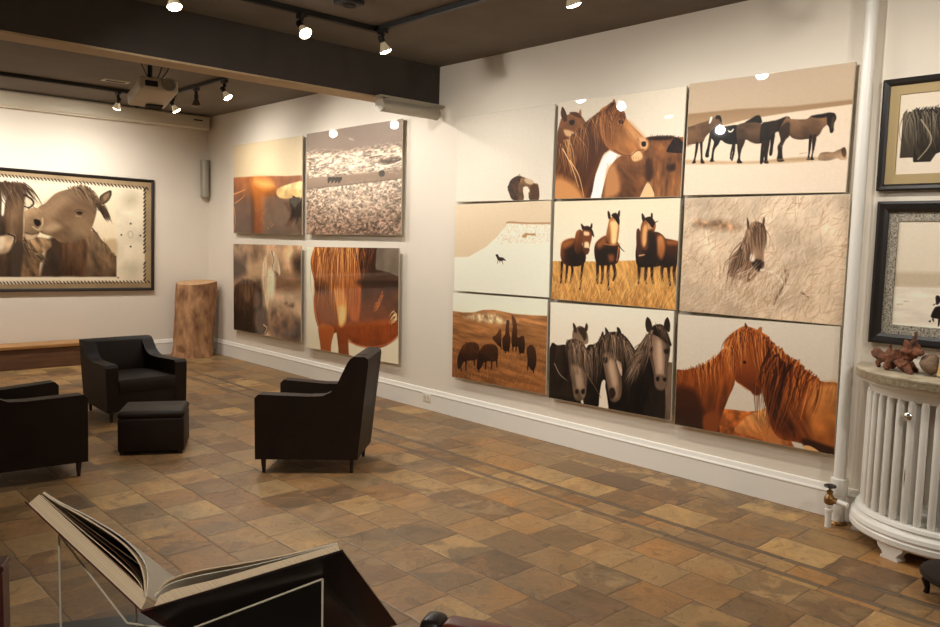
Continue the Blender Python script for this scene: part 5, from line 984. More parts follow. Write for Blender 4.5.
def acrylic_picture(spec, label, yc, zc, w, h, tilt, group, gain=1.0):
    t = thing('horse_picture', label, 'picture', (0, yc, zc), (0, 0, 0), group)
    t.rotation_euler = Euler((0, 0, -RW)); t.rotation_euler = (Matrix.Rotation(math.radians(-tilt), 3, 'X') @ Matrix.Rotation(-RW, 3, 'Z')).to_euler()
    MB().box((-w / 2, -.05, -h / 2), (w / 2, -.040, h / 2), .0015, 1).build('acrylic_panel', 'acryl', t, 0)
    MB().box((-w * .36, -.040, -h * .36), (w * .36, 0, h * .36)).build('hanging_frame', 'acryl', t, 0)
    sp, asp = SPECS[spec]
    print_grid('print', sp, asp, 300, w - .006, h - .006, 'print', t, (0, -.0506, 0), {'P4': 1.4, 'P3': 1.3, 'P1': 1.12, 'B': 1.22, 'E': 1.14, 'H': 1.3, 'I': 1.15, 'G': 1.3, 'F': 1.12, 'A': 1.06, 'D': 1.05}.get(spec, 1.0))
    return t
GC = [(4.78, 1.138), (3.615, 1.135), (2.468, 1.098)]; GR = [(2.313, .742), (1.545, .768), (.762, .768)]
LB = [["A", "nearly blank pale print with only a curled horse neck at its lower edge", -.2],
      ["B", "print of a brown horse head in profile resting over another horse", -.45],
      ["C", "print of dark horses standing in a row on pale sand", -.5],
      ["D", "print of a tiny dark horse running below a pale dune", .8],
      ["E", "print of three bay horses facing forward in tall golden grass", .15],
      ["F", "print of one shaggy horse half hidden in pale grass", 0],
      ["G", "print of brown horses grazing on a rust coloured prairie hill", .9],
      ["H", "black and white print of horse faces with long manes", 1.1],
      ["I", "print of two chestnut horses with heads crossed, beside the radiator", 1.0]]
for i, (k, l, tl) in enumerate(LB):
    (yc, w), (zc, h) = GC[i % 3], GR[i // 3]
    if k == 'C': yc, w = 2.486, 1.082
    acrylic_picture(k, l, yc, zc, w, h, tl, 'nine acrylic horse prints in a grid')
for k, l, yc, zc, w, h, tl in (("P1", "print of an orange sunset over a shore", 8.776, 2.178, 1.667, 1.108, -.15),
                               ("P2", "print of grey surf and a pebble beach with tiny horses", 6.992, 2.19, 1.725, 1.112, .3),
                               ("P3", "blurred sepia print of a pale horse, below the orange sunset print", 8.783, .943, 1.66, 1.109, .5),
                               ("P4", "close-up print of a chestnut horse chest and legs, behind the armchair back", 6.991, .935, 1.692, 1.14, .85)):
    acrylic_picture(k, l, yc, zc, w, h, tl, 'four large acrylic prints beyond the beam')
def moulding(parent, w, h, fw, d0, d1, m, name='frame'):
    mb = MB(); o = [(-w / 2, -h / 2), (w / 2, -h / 2), (w / 2, h / 2), (-w / 2, h / 2)]; prof = [(0, d0), (0, d1 + .004), (fw * .25, d1), (fw * .7, d1 + .004), (fw, d1 + .014), (fw, d0)]
    rings = []
    for cx, cz in o: rings.append([mb.bm.verts.new(V((cx - math.copysign(a, cx), b, cz - math.copysign(a, cz)))) for a, b in prof])
    for i in range(4):
        p, q = rings[i], rings[(i + 1) % 4]
        for j in range(len(prof)): k = (j + 1) % len(prof); mb.bm.faces.new((p[j], p[k], q[k], q[j]))
    return mb.build(name, m, parent, 0)
def ring_mat(parent, w, h, bw, y0, y1, m, name='mat'):
    mb = MB()
    for lo, hi in (((-w / 2, -h / 2), (-w / 2 + bw, h / 2)), ((w / 2 - bw, -h / 2), (w / 2, h / 2)), ((-w / 2 + bw, -h / 2), (w / 2 - bw, -h / 2 + bw)), ((-w / 2 + bw, h / 2 - bw), (w / 2 - bw, h / 2))):
        mb.box((lo[0], y0, lo[1]), (hi[0], y1, hi[1]))
    return mb.build(name, m, parent, 0)
# big framed photograph on the end wall
W0, H0 = 3.2, 1.425
t = thing('framed_picture', 'wide dark-framed sepia photograph of two horse heads above the wooden bench', 'picture', (-.752 - W0 / 2, YF, 1.59), (0, math.radians(.75), 0))
moulding(t, W0, H0, .035, 0, -.045, 'black_frame')
MB().box((-W0 / 2 + .03, -.02, -H0 / 2 + .03), (W0 / 2 - .03, -.004, H0 / 2 - .03)).build('backing_board', 'cream_mat', t, 0)
sp, asp = SPECS['Far']; print_grid('print', sp, asp, 430, W0 - .062, H0 - .062, 'print_matte', t, (0, -.0205, 0))
# the two framed prints above the radiator
t = thing('framed_picture', 'black-framed print of dark horse hair with a tan mat, beside the pipe', 'picture', (0, 1.79 - .49, 2.25), (0, 0, -RW))
moulding(t, .98, .615, .036, 0, -.04, 'black_frame'); MB().box((-.455, -.012, -.272), (.455, -.003, .272)).build('backing_board', 'tan_mat', t, 0)
ring_mat(t, .91, .545, .052, -.019, -.012, 'tan_mat')
sp, asp = SPECS['C1']; print_grid('print', sp, asp, 300, .80, .435, 'print_matte', t, (0, -.0125, 0))
t = thing('framed_picture', 'black-framed print of a snowy field with a pebbled mat, above the radiator', 'picture', (0, 1.772 - .54, 1.483), (0, 0, -RW))
moulding(t, 1.08, .80, .058, 0, -.048, 'black_frame'); MB().box((-.485, -.012, -.345), (.485, -.003, .345)).build('backing_board', 'cream_mat', t, 0)
ring_mat(t, .966, .686, .052, -.02, -.012, 'pebble')
sp, asp = SPECS['C2']; print_grid('print', sp, asp, 300, .86, .58, 'print_matte', t, (0, -.0125, 0))
# ------------------------------------------------------------------ armchairs, ottoman
def armchair(label, loc, face, rear=.255, front=.345, top=0.0, low=1.0):
    t = thing('armchair', label, 'armchair', loc, (0, 0, math.atan2(face[1], face[0]) - math.pi / 2), 'dark leather armchairs')
    hw = lambda y: rear + (front - rear) * (y + .36) / .72
    zt = lambda z: z * low if z < .56 else .56 * low + (z - .56) * (1 + top / .22)
    prof = [(-.345, .10), (.355, .10), (.345, .52), (.32, .545), (.0, .535), (-.10, .54), (-.155, .565), (-.195, .615), (-.255, .735), (-.275, .765), (-.30, .78), (-.37, .78), (-.392, .765), (-.395, .74)]
    for s in (-1, 1):
        MB().prism(prof, lambda p, k: V((s * (hw(p[0]) - (.0 if k else .105)), p[0], zt(p[1]))), .014, 3).build('arm', 'leather', t, 40)
    MB().prism([(-.20, .36), (-.255, .735), (-.275, .765), (-.30, .782), (-.37, .782), (-.392, .765), (-.395, .74), (-.345, .10), (-.25, .10)], lambda p, k: V(((1 if k else -1) * (hw(p[0]) - .095), p[0] + .001, zt(p[1]))), .012, 3).build('backrest', 'leather', t, 40)
    MB().prism([(-.26, .10), (.35, .10), (.348, .27), (-.26, .27)], lambda p, k: V(((1 if k else -1) * (hw(p[0]) - .10), p[0], zt(p[1]))), .012, 2).build('seat_base', 'leather', t, 40)
    MB().prism([(-.205, .27), (.352, .27), (.36, .30), (.36, .37), (.34, .40), (.1, .412), (-.17, .405), (-.19, .39)], lambda p, k: V(((1 if k else -1) * (hw(p[0]) - .108), p[0], zt(p[1]))), .02, 3).build('seat_cushion', 'leather', t, 40)
    for sx, y in ((-1, .31), (1, .31), (-1, -.30), (1, -.30)):
        x = sx * (hw(y) - .045)
        MB().lathe([(.013, 0), (.022, .105)], 4, math.pi / 4, math.pi / 4 + 2 * math.pi, Matrix.Translation((x, y, 0))).build('leg', 'leg', t, 0)
    for o in t.children:   # the body leans a little outwards towards its top
        for v in o.data.vertices:
            f = 1 + .075 * (v.co.z - .5); v.co.x *= f; v.co.y *= f
    return t
armchair('dark leather armchair turned sideways before the four large prints, its high back at right', (-1.80, 4.80, 0), (-.69, .725), top=.03)
armchair('dark leather armchair facing forward between the wooden bench and the ottoman', (-2.23, 7.19, 0), (.04, -1), .30, .355, -.085, .9)
armchair('dark leather armchair cut off by the photo edge, left of the ottoman', (-3.50, 5.755, 0), (1, .02))
ax = V((.874, -.485, 0)); t = thing('ottoman', 'small dark leather ottoman on the tiles in front of the armchair facing the camera', 'ottoman', (-2.545, 5.86, 0), (0, 0, math.atan2(-.485, .874)))
MB().box((-.226, -.195, .022), (.226, .195, .27), .016, 3).build('body', 'leather', t, 40)
mb = MB(); mb.box((-.229, -.198, .262), (.229, .198, .322), .035, 5); mb.build('cushion_top', 'leather', t, 60)
for sx in (-1, 1):
    for sy in (-1, 1): MB().box((sx * .2 - .015, sy * .165 - .015, 0), (sx * .2 + .015, sy * .165 + .015, .05)).build('leg', 'leg', t, 0)
# ------------------------------------------------------------------ bench and log by the end wall
t = thing('wooden_bench', 'long low wooden bench against the end wall under the wide framed photograph', 'bench', (-2.7, 10.27, 0))
MB().box((-1.3, -.16, 0), (1.1, .15, .235), .006, 1).build('body', 'bench_side', t, 0)
MB().box((-1.32, -.18, .235), (1.12, .155, .275), .008, 2).build('top_board', 'bench_top', t, 0)
rn = random.Random(4)
def log():
    mb = MB(); n, k = 40, 22; rings = []
    ph = [rn.uniform(0, 6.28) for _ in range(6)]
    for j in range(k):
        z = j / (k - 1); r0 = .235 + .012 * z + .02 * max(0, .15 - z) / .15; ring = []
        for i in range(n):
            a = 2 * math.pi * i / n
            r = r0 * (1 + .05 * math.sin(2 * a + ph[0]) + .03 * math.sin(5 * a + 9 * z + ph[4]) * math.sin(7 * z + ph[5]) + .035 * math.sin(3 * a + ph[1] + z) + .022 * math.sin(7 * a + ph[2] + 2 * z) + .014 * math.sin(13 * a + ph[3] + 5 * z)) + rn.uniform(-.004, .004)
            if j < 3 and 3.4 < a < 3.9: r *= .82
            zz = .97 * z + (.022 * math.sin(a + 1) if j == k - 1 else 0)
            ring.append(mb.bm.verts.new(V((r * math.cos(a) + .05 * z, r * math.sin(a), max(0, zz)))))
        rings.append(ring)
    for a, b in zip(rings, rings[1:]):
        for i in range(n): mb.bm.faces.new((a[i], a[(i + 1) % n], b[(i + 1) % n], b[i]))
    mb.bm.faces.new(rings[0][::-1]); top = rings[-1]; return mb, [v.co.copy() for v in top]
t = thing('tree_stump', 'tall cut tree stump standing upright in the far room corner', 'tree stump', (-.375, 10.12, 0))
mb, top = log(); mb.build('trunk', 'bark', t, 50)
mb = MB(); lo = [mb.bm.verts.new(V((p.x * .97, p.y * .97, p.z))) for p in top]; hi = [mb.bm.verts.new(V((p.x * .95, p.y * .95, p.z + .004))) for p in top]
for i in range(len(lo)): mb.bm.faces.new((lo[i], lo[(i + 1) % len(lo)], hi[(i + 1) % len(lo)], hi[i]))
mb.bm.faces.new(hi); mb.build('cut_face', 'log_end', t, 30)
# ------------------------------------------------------------------ radiator with stone shelf
RC = V((-.035, 1.298, 0))
def half(prof, name, m, parent, n=40, smooth=35):
    return MB().lathe(prof + [prof[0]], n, math.pi / 2, 1.5 * math.pi, None, False).build(name, m, parent, smooth)
t = thing('radiator', 'white half-round column radiator with a stone shelf top beside the pipe', 'radiator', RC); t.scale = (.92, 1, 1)
def half_solid(prof):
    mb = MB(); n = 40; rows = []
    for i in range(n + 1):
        a = math.pi / 2 + math.pi * i / n; rows.append([mb.bm.verts.new(V((r * math.cos(a), r * math.sin(a), z))) for r, z in prof])
    for p, q in zip(rows, rows[1:]):
        for j in range(len(prof) - 1): mb.bm.faces.new((p[j], q[j], q[j + 1], p[j + 1]))
    mb.bm.faces.new([r[0] for r in rows]); mb.bm.faces.new([r[-1] for r in rows][::-1])
    mb.bm.faces.new([v for v in rows[0]] + [v for v in rows[-1][::-1]])
    return mb
half_solid([(.494, .952), (.505, .954), (.505, .962), (.498, .965)]).build('stone_shelf', 'marble', t, 30)
half_solid([(.488, .922), (.502, .916), (.504, .922), (.502, .94), (.504, .953), (.49, .9535)]).build('shelf_edge', 'metal_edge', t, 30)
half_solid([(.415, .835), (.42, .84), (.43, .868), (.452, .888), (.478, .898), (.484, .918)]).build('top_moulding', 'white', t, 40)
half_solid([(.47, .072), (.485, .085), (.485, .11), (.478, .118), (.484, .13), (.478, .15), (.462, .16), (.455, .172), (.462, .18), (.455, .195), (.425, .2)]).build('base_ring', 'white', t, 40)
mb = MB()
for i in range(20):
    a = math.pi / 2 + math.pi * (i + .5) / 20; r = .418
    tb = MB().lathe([(.015, .195), (.0195, .215), (.0195, .815), (.015, .84)], 12, 0, 2 * math.pi, Matrix.Translation((r * math.cos(a), r * math.sin(a), 0))); tb.build('tube', 'white', t, 40)
    if i % 2 == 0:
        r2 = .34; MB().lathe([(.018, .195), (.022, .22), (.022, .81), (.018, .84)], 10, 0, 2 * math.pi, Matrix.Translation((r2 * math.cos(a), r2 * math.sin(a), 0))).build('inner_tube', 'white', t, 40)
for deg in (8, 72, 108, 172):
    a = math.pi / 2 + math.radians(deg); m4 = Matrix.Rotation(a, 4, 'Z') @ Matrix.Translation((.425, 0, 0))
    MB().prism([(-.075, .075), (.075, .075), (.068, .055), (.045, .035), (.038, .018), (.05, .014), (.05, 0), (-.05, 0), (-.05, .014), (-.038, .018), (-.045, .035), (-.068, .055)], lambda p, k: V((.045 if k else -.02, p[0], p[1])), .003, 1, m4).build('foot', 'white', t, 30)
a = math.pi / 2 + math.radians(76); bx, by = .44 * math.cos(a), .44 * math.sin(a)
MB().lathe([(.004, 0), (.02, .003), (.024, .012), (.018, .02), (.01, .026), (0, .028)], 16, 0, 2 * math.pi, frame_mtx((bx, by, .765), (math.cos(a), math.sin(a), 0))).build('air_valve', 'chrome', t, 40)
MB().tube([(bx * .96, by * .96, .765), (bx * .99, by * .99, .45), (bx * .97, by * .97, .2)], .0035, 6).build('bleed_rod', 'chrome', t, 40)
# supply valve beside the radiator
t = thing('radiator_valve', 'brass radiator valve with a dark round handle on a short white pipe', 'valve', (-.205, 1.862, 0))
MB().lathe([(.019, 0), (.019, .115), (.024, .117), (.024, .135), (.019, .138), (.019, .155), (.026, .158), (.026, .17)], 16).build('pipe', 'white', t, 40)
MB().lathe([(.018, .168), (.03, .178), (.033, .2), (.03, .225), (.02, .235), (.016, .25), (.02, .255), (.02, .268), (.008, .275), (.008, .305)], 16).build('valve_body', 'brass', t, 40)
MB().tube([(0, 0, .205), (.0, -.05, .202)], [.022, .022], 8).build('union_nut', 'brass', t, 40)
MB().lathe([(.006, .292), (.034, .296), (.038, .303), (.034, .312), (.01, .318), (0, .318)], 12).build('handle', 'leg', t, 40)
MB().tube([(0, -.048, .202), (-.005, -.115, .195)], .019, 12).build('radiator_pipe', 'white', t, 40)
for o in t.children: o.scale = (.92, .92, .80)
# riser pipe
t = thing('riser_pipe', 'white vertical heating pipe from floor to ceiling beside the framed prints', 'pipe', (-.095, 1.856, 0))
MB().lathe([(.034, 0), (.034, H)], 24).build('pipe', 'white', t, 40)
MB().lathe([(.034, .0), (.041, .0), (.041, .17), (.047, .175), (.049, .18), (.049, .262), (.047, .27), (.034, .275)], 24).build('collar', 'white', t, 40)
MB().lathe([(.058, .0), (.058, .006), (.044, .02)], 20).build('floor_flange', 'brass', t, 40)
# ------------------------------------------------------------------ things on the radiator shelf
rr = random.Random(11)
def blob(mb, c, rad, seed, amp=.18, sub=3):
    g = bmesh.ops.create_icosphere(mb.bm, subdivisions=sub, radius=1); q = random.Random(seed); ks = [(V((q.gauss(0, 1), q.gauss(0, 1), q.gauss(0, 1))) * 3, q.uniform(0, 6)) for _ in range(7)]
    for v in g['verts']:
        n = v.co.normalized(); f = 1 + amp * sum(math.sin(n.dot(k) + p) for k, p in ks) / 2.6
        v.co = V(c) + V((n.x * rad[0], n.y * rad[1], n.z * rad[2])) * f
t = thing('driftwood_root', 'gnarled reddish driftwood root lying on the stone radiator shelf', 'driftwood', (-.235, 1.525, .965))
mb = MB()
# local X runs along -Y of the room to the right of the picture: use world axes, long axis along (-.25,-.97)
ux = V((-.36, -.93, 0)).normalized()
def up(u, n, z): w = V((-ux.y, ux.x, 0)); p = ux * u * 1.15 + w * n * 1.1; return (p.x, p.y, z * 1.08)
for c, rd, sd, am in ((up(-.02, 0, .062), (.055, .055, .05), 1, .3), (up(.045, .0, .105), (.04, .045, .055), 2, .3), (up(-.06, .01, .05), (.04, .035, .035), 3, .35), (up(.03, -.01, .04), (.05, .04, .036), 4, .3)): blob(mb, c, rd, sd, am)
for pts, r in (([(-.05, .0, .05), (-.10, .0, .052), (-.135, .005, .07), (-.15, .0, .085)], [.03, .024, .03, .018]), ([(-.10, 0, .05), (-.115, -.01, .022), (-.11, -.015, .004)], [.02, .016, .01]),
               ([(.04, 0, .12), (.06, .005, .155), (.062, .01, .2)], [.028, .016, .004]), ([(.06, 0, .115), (.10, -.01, .105), (.125, -.01, .112)], [.026, .02, .008]), ([(-.06, 0, .08), (-.075, .01, .105), (-.07, .01, .125)], [.022, .012, .004]),
               ([(-.04, -.02, .04), (-.045, -.04, .012), (-.03, -.05, .004)], [.024, .016, .01]), ([(.04, -.02, .04), (.075, -.045, .02), (.10, -.05, .006)], [.024, .018, .01]), ([(.02, .03, .04), (.04, .05, .01), (.05, .055, .004)], [.022, .014, .01])):
    mb.tube([up(*p) for p in pts], r, 8)
for v in mb.bm.verts: v.co += V((rr.uniform(-.0045, .0045), rr.uniform(-.0045, .0045), rr.uniform(-.003, .004))); v.co.z = max(v.co.z, 0)
mb.build('root', 'root', t, 45)
mb = MB(); blob(mb, up(.135, .03, .055), (.058, .05, .055), 8, .1, 3)
for v in mb.bm.verts: v.co.z = max(v.co.z, 0)
mb.build('round_knot', 'root_grey', t, 60)
t = thing('tabletop_frame', 'pale wooden tabletop frame on the radiator shelf at the photo edge', 'picture frame', (-.31, 1.255, .965), (0, 0, math.radians(-112)))
moulding(t, .13, .17, .02, .0, -.02, 'pale_wood'); MB().box((-.055, -.012, -.075), (.055, -.002, .075)).build('backing', 'cream_mat', t, 0)
for o in t.children: o.matrix_local = Matrix.Translation((0, 0, .089)) @ Matrix.Rotation(math.radians(-8), 4, 'X')
# ------------------------------------------------------------------ low carved stool by the radiator foot
t = thing('low_stool', 'low dark carved wooden stool on the floor below the radiator', 'stool', (-.69, 1.01, 0))
mb = MB().lathe([(0, .085), (.12, .082), (.19, .09), (.205, .105), (.20, .122), (.15, .128), (0, .118)], 32); mb.build('seat', 'carved', t, 50)
for deg in (15, 105, 195, 285):
    a = math.radians(deg + 90); c, s = math.cos(a), math.sin(a)
    MB().tube([(.15 * c, .15 * s, .1), (.175 * c, .175 * s, .06), (.165 * c, .165 * s, .02), (.17 * c, .17 * s, 0)], [.026, .02, .012, .014], 8).build('leg', 'carved', t, 50)
# ------------------------------------------------------------------ open book on a clear stand, on a table
S0 = V((-4.44969, 1.01412, 1.10971)); A_ = V((.61237, .44594, -.65279)); LU = V((-.2702, .8941, .3573)); RU = V((.7481, -.5939, .2961)); NL = V((.743, -.0424, .668)); NR = V((.2556, .6697, .6973))
HB = .342
t = thing('open_book', 'large open photo book with dark covers propped on the clear stand', 'book', S0)
def sheet(poly, a0, a1, axes, name, m, parent, smooth=0, bev=0):
    U, Nn = axes
    return MB().prism(poly, lambda p, k: U * p[0] + Nn * p[1] + A_ * (a1 if k else a0), bev, 1).build(name, m, parent, smooth)
Lx, Rx = (LU, NL), (RU, NR)
sheet([(0, -.002), (.272, -.002), (.272, 0), (0, 0)], -.004, HB + .004, Lx, 'front_cover', 'cover_red', t)
sheet([(.012, -.003), (.27, -.003), (.27, 0), (.012, 0)], -.004, HB + .004, Rx, 'back_cover', 'cover', t)
MB().prism([(0, 0), (1, 0), (1, 1), (0, 1)], lambda p, k: (LU * .0 + NL * (-.003 + .003 * p[1])) * (1 - p[0]) + (RU * .013 + NR * (-.003 + .003 * p[1])) * p[0] + A_ * (HB + .004 if k else -.004)).build('spine', 'cover_red', t, 0)
blkL = sheet([(.004, .0), (.268, .0), (.266, .018), (.02, .0175), (.008, .012)], 0, HB, Lx, 'left_pages', 'pages', t)
blkR = sheet([(.014, .0), (.265, .0), (.264, .011), (.10, .013), (.04, .017), (.022, .014)], 0, HB, Rx, 'right_pages', 'pages', t)
def page(pts, axes, th, m, name, parent):
    U, Nn = axes; P = catmull(pts, False, 5); d = np.gradient(P, axis=0); n = np.stack([-d[:, 1], d[:, 0]], -1); n /= np.linalg.norm(n, axis=1)[:, None]
    Q = P + n * th; poly = [tuple(p) for p in P] + [tuple(p) for p in Q[::-1]]; k = len(P); mb = MB(); rows = []
    for s in (0, HB): rows.append(([mb.bm.verts.new(U * p[0] + Nn * p[1] + A_ * s) for p in P], [mb.bm.verts.new(U * p[0] + Nn * p[1] + A_ * s) for p in Q]))
    (a, b), (c, e) = rows
    for i in range(k - 1):
        mb.bm.faces.new((a[i], a[i + 1], b[i + 1], b[i])); mb.bm.faces.new((c[i], c[i + 1], e[i + 1], e[i])); mb.bm.faces.new((a[i], a[i + 1], c[i + 1], c[i])); mb.bm.faces.new((b[i], b[i + 1], e[i + 1], e[i]))
    mb.bm.faces.new((a[0], b[0], e[0], c[0])); mb.bm.faces.new((a[-1], b[-1], e[-1], c[-1]))
    return mb.build(name, m, parent, 40)
page([(.012, .013), (.05, .036), (.10, .042), (.17, .035), (.23, .025), (.264, .0215)], Lx, .0022, 'pages', 'lifted_page', t)
page([(.012, .015), (.045, .041), (.10, .0475), (.17, .039), (.23, .0275), (.263, .0235)], Lx, .0015, 'paper', 'lifted_page', t)
page([(.014, .013), (.04, .025), (.09, .028), (.16, .0245), (.22, .021), (.262, .0198)], Lx, .0012, 'photo_page', 'lifted_page', t)
page([(.012, .0125), (.035, .021), (.08, .023), (.15, .021), (.21, .0195), (.262, .0187)], Lx, .001, 'pages', 'lifted_page', t)
page([(.016, .015), (.035, .030), (.075, .031), (.14, .0225), (.20, .016), (.263, .0125)], Rx, .0016, 'pages', 'lifted_page', t)
page([(.016, .014), (.035, .025), (.075, .0245), (.14, .0175), (.20, .0135), (.263, .0115)], Rx, .001, 'paper', 'lifted_page', t)
ZT = .80
t = thing('book_stand', 'clear bent acrylic stand holding the open book', 'book stand', (0, 0, 0))
th = .0024; s0, s1 = .055, .30
TL = S0 + LU * .232 - NL * .006; VL = S0 + LU * .04 - NL * .027; VR = S0 + RU * .034 - NR * .020; TR = S0 + RU * .224 - NR * .006
def slab(p, q, down, name):
    """acrylic sheet from p to q (cross-section), swept along the book axis; polished rims on its near and far ends"""
    d = (q - p).normalized(); n = A_.cross(d).normalized()
    if n.z > 0: n = -n
    mb = MB(); mb.prism([(0, 0), (1, 0), (1, 1), (0, 1)], lambda u, k: p + (q - p) * u[0] + n * th * u[1] + A_ * (s1 if k else s0)); o = mb.build(name, 'clear', t, 0)
    for k, a in ((0, s0), (1, s1)):
        MB().prism([(0, 0), (1, 0), (1, 1), (0, 1)], lambda u, kk: p + (q - p) * u[0] + n * th * u[1] + A_ * (a + (-.0015 if kk == 0 else .0004) * (1 if k == 0 else -1))).build('polished_edge', 'acryl', o, 0)
    return o
slab(TL, VL, 0, 'left_cradle'); slab(VL, VR, 0, 'valley'); slab(VR, TR, 0, 'right_cradle')
def legp(p, out, name):
    w = V(out).normalized() * th; a, b = p + A_ * s0, p + A_ * s1; dn = lambda q: V((q.x, q.y, ZT))
    def quad(c, d, e, f, m, nm, par):
        mb = MB(); mb.prism([0, 1, 2, 3], lambda i, k: (c, d, e, f)[i] + (w if k else V((0, 0, 0)))); return mb.build(nm, m, par, 0)
    o = quad(a, b, dn(b), dn(a), 'clear', name, t); h = (b - a); h.z = 0; h = h.normalized() * .0013
    quad(a - h, a + h * .2, dn(a) + h * .2, dn(a) - h, 'acryl', 'polished_edge', o); quad(b - h * .2, b + h, dn(b) + h, dn(b) - h * .2, 'acryl', 'polished_edge', o)
legp(TL, (-.6, .6, 0), 'leg_panel'); legp(TR, (.7, -.6, 0), 'leg_panel')
te = V((.905, -.426, 0)); tn = V((-.426, -.905, 0)); T0 = V((-4.265, 1.670, 0))
t = thing('display_table', 'dark grey display table under the open book stand', 'table', T0, (0, 0, math.atan2(te.y, te.x)))
# local x along the far edge, local -y towards the camera
MB().box((-.62, -.98, ZT - .035), (.47, 0, ZT), .003, 1).build('tabletop', 'table', t, 0)
for lx in (-.56, .41):
    for ly in (-.92, -.06): MB().box((lx - .03, ly - .03, 0), (lx + .03, ly + .03, ZT - .035)).build('leg', 'table', t, 0)
t = thing('upright_case', 'dark red upright case on the display table at the photo edge', 'case', T0 + te * -.266 + tn * .032 + V((0, 0, ZT)), (0, 0, math.atan2(te.y, te.x)))
MB().box((-.09, -.028, 0), (.075, .028, .138), .003, 1).build('body', 'redwood', t, 0)
MB().box((-.092, -.03, .138), (.077, .03, .152), .003, 1).build('lid', 'redwood', t, 0)
# wooden chair whose top rail just shows
rd = V((.48, -.88, 0)).normalized(); rb = V((-3.822, 1.187, .84)); rn_ = V((rd.y, -rd.x, 0))
t = thing('wooden_chair', 'reddish brown wooden chair whose top rail shows at the bottom photo edge', 'chair', (rb.x, rb.y, 0), (0, 0, math.atan2(rd.y, rd.x)))
MB().box((0.04, -.03, .775), (.44, .03, .845), .014, 3).build('top_rail', 'rail', t, 50)
for x0, x1 in ((-.004, .042), (.438, .484)): MB().box((x0, -.031, .774), (x1, .031, .846), .014, 3).build('end_cap', 'leg', t, 50)
for x0 in (.03, .41): MB().box((x0 - .016, -.016, 0), (x0 + .016, .016, .80), .004, 1).build('rear_leg', 'rail', t, 0)
for z in (.62, .71): MB().box((.04, -.009, z), (.40, .009, z + .035)).build('back_slat', 'rail', t, 0)
MB().box((0.0, -.44, .42), (.45, .02, .455), .01, 2).build('seat', 'rail', t, 0)
for x0 in (.035, .405): MB().box((x0 - .018, -.42, 0), (x0 + .018, -.384, .42), .004, 1).build('front_leg', 'rail', t, 0)
# ------------------------------------------------------------------ wall and ceiling fittings
t = thing('wall_outlet', 'white socket plate on the baseboard below the four prints', 'socket', (-.022, 5.72, .118), (0, 0, -RW))
MB().box((-.058, -.008, -.036), (.058, 0, .036), .002, 1).build('plate', 'plate', t, 0)
for x in (-.024, .024): MB().box((x - .014, -.011, -.016), (x + .014, -.008, .016)).build('receptacle', 'cream', t, 0)
t = thing('wall_outlet', 'small white box on the baseboard behind the radiator pipe', 'socket', (-.022, 1.72, .19), (0, 0, -RW))
MB().box((-.04, -.03, -.055), (.04, 0, .055), .004, 1).build('plate', 'plate', t, 0); MB().box((-.022, -.034, -.03), (.022, -.03, .03)).build('receptacle', 'cream', t, 0)
t = thing('projection_screen', 'long cream projection screen case mounted along the top of the end wall', 'projection screen', (-.045, YF - .004, 0))
MB().box((-2.6, -.05, 3.02), (-.5, .003, 3.14)).build('mount_rail', 'cream', t, 0)
MB().prism([(0, 3.16), (-.13, 3.16), (-.15, 3.14), (-.15, 3.0), (-.13, 2.982), (0, 2.982)], lambda p, k: V((-.012 if k else -3.2, p[0], p[1])), .006, 2).build('housing', 'cream', t, 30)
for x in (-3.212, -.012): MB().box((x, -.153, 2.98), (x + .012, 0, 3.162), .004, 1).build('end_cap', 'cream', t, 0)
MB().box((-.22, -.153, 3.085), (-.10, -.15, 3.105)).build('badge', 'leg', t, 0)
MB().box((-3.15, -.12, 2.97), (-.06, -.09, 2.982)).build('hem_bar', 'cream', t, 0)
# slim silver speakers
def speaker(label, loc, rot, L):
    t = thing('wall_speaker', label, 'speaker', loc, rot)
    pr = [(math.radians(a), .058) for a in range(-100, 101, 20)]
    poly = [(.062 + r * math.cos(a), r * math.sin(a)) for a, r in pr] + [(.02, .035), (.02, -.035)]
    MB().prism(poly, lambda p, k: V(((L / 2 if k else -L / 2), -p[0], p[1])), .0, 1).build('body', 'silver', t, 40)
    for s in (-1, 1): MB().prism([(.06 + (q[0] - .06) * 1.06, q[1] * 1.06) for q in poly], lambda p, k: V((s * (L / 2 + (.008 if k else -.002)), -p[0], p[1]))).build('end_cap', 'silver', t, 40)
    MB().box((-L * .42, -.03, -.03), (L * .42, 0, .03)).build('bracket', 'silver', t, 0)
    return t
speaker('slim silver speaker hung lengthwise under the end of the dark beam', (-.40, 5.60, 2.80), (math.radians(90), 0, 0), .62)
speaker('slim silver speaker mounted upright on the end wall beside the room corner', (-.075, YF, 2.345), (0, math.radians(90), 0), .48)
MB().box((-.73, 5.56, 2.8), (-.02, 5.66, 2.815), 0).build('speaker_shelf', 'silver', None, 0)
tag(bpy.data.objects['speaker_shelf'], 'thin flat shelf strip under the beam holding the lengthwise speaker', 'shelf')
t = thing('ceiling_vent', 'small pale ceiling vent with a dark slot near the projector', 'vent', (-1.78, 8.77, H), (0, 0, math.radians(0)))
MB().box((-.13, -.07, -.008), (.13, .07, 0), .002, 1).build('frame', 'cream', t, 0); MB().box((-.1, -.035, -.010), (.1, .035, -.007)).build('grille', 'slot', t, 0)
t = thing('ceiling_box', 'black ceiling box above the lamp track near the beam', 'ceiling box', (-1.74, 4.56, H))
MB().box((-.08, -.07, -.035), (.08, .07, 0), .01, 2).build('housing', 'black', t, 0); MB().lathe([(.04, -.045), (.045, -.04), (.045, -.03)], 20).build('cover', 'slot', t, 40)
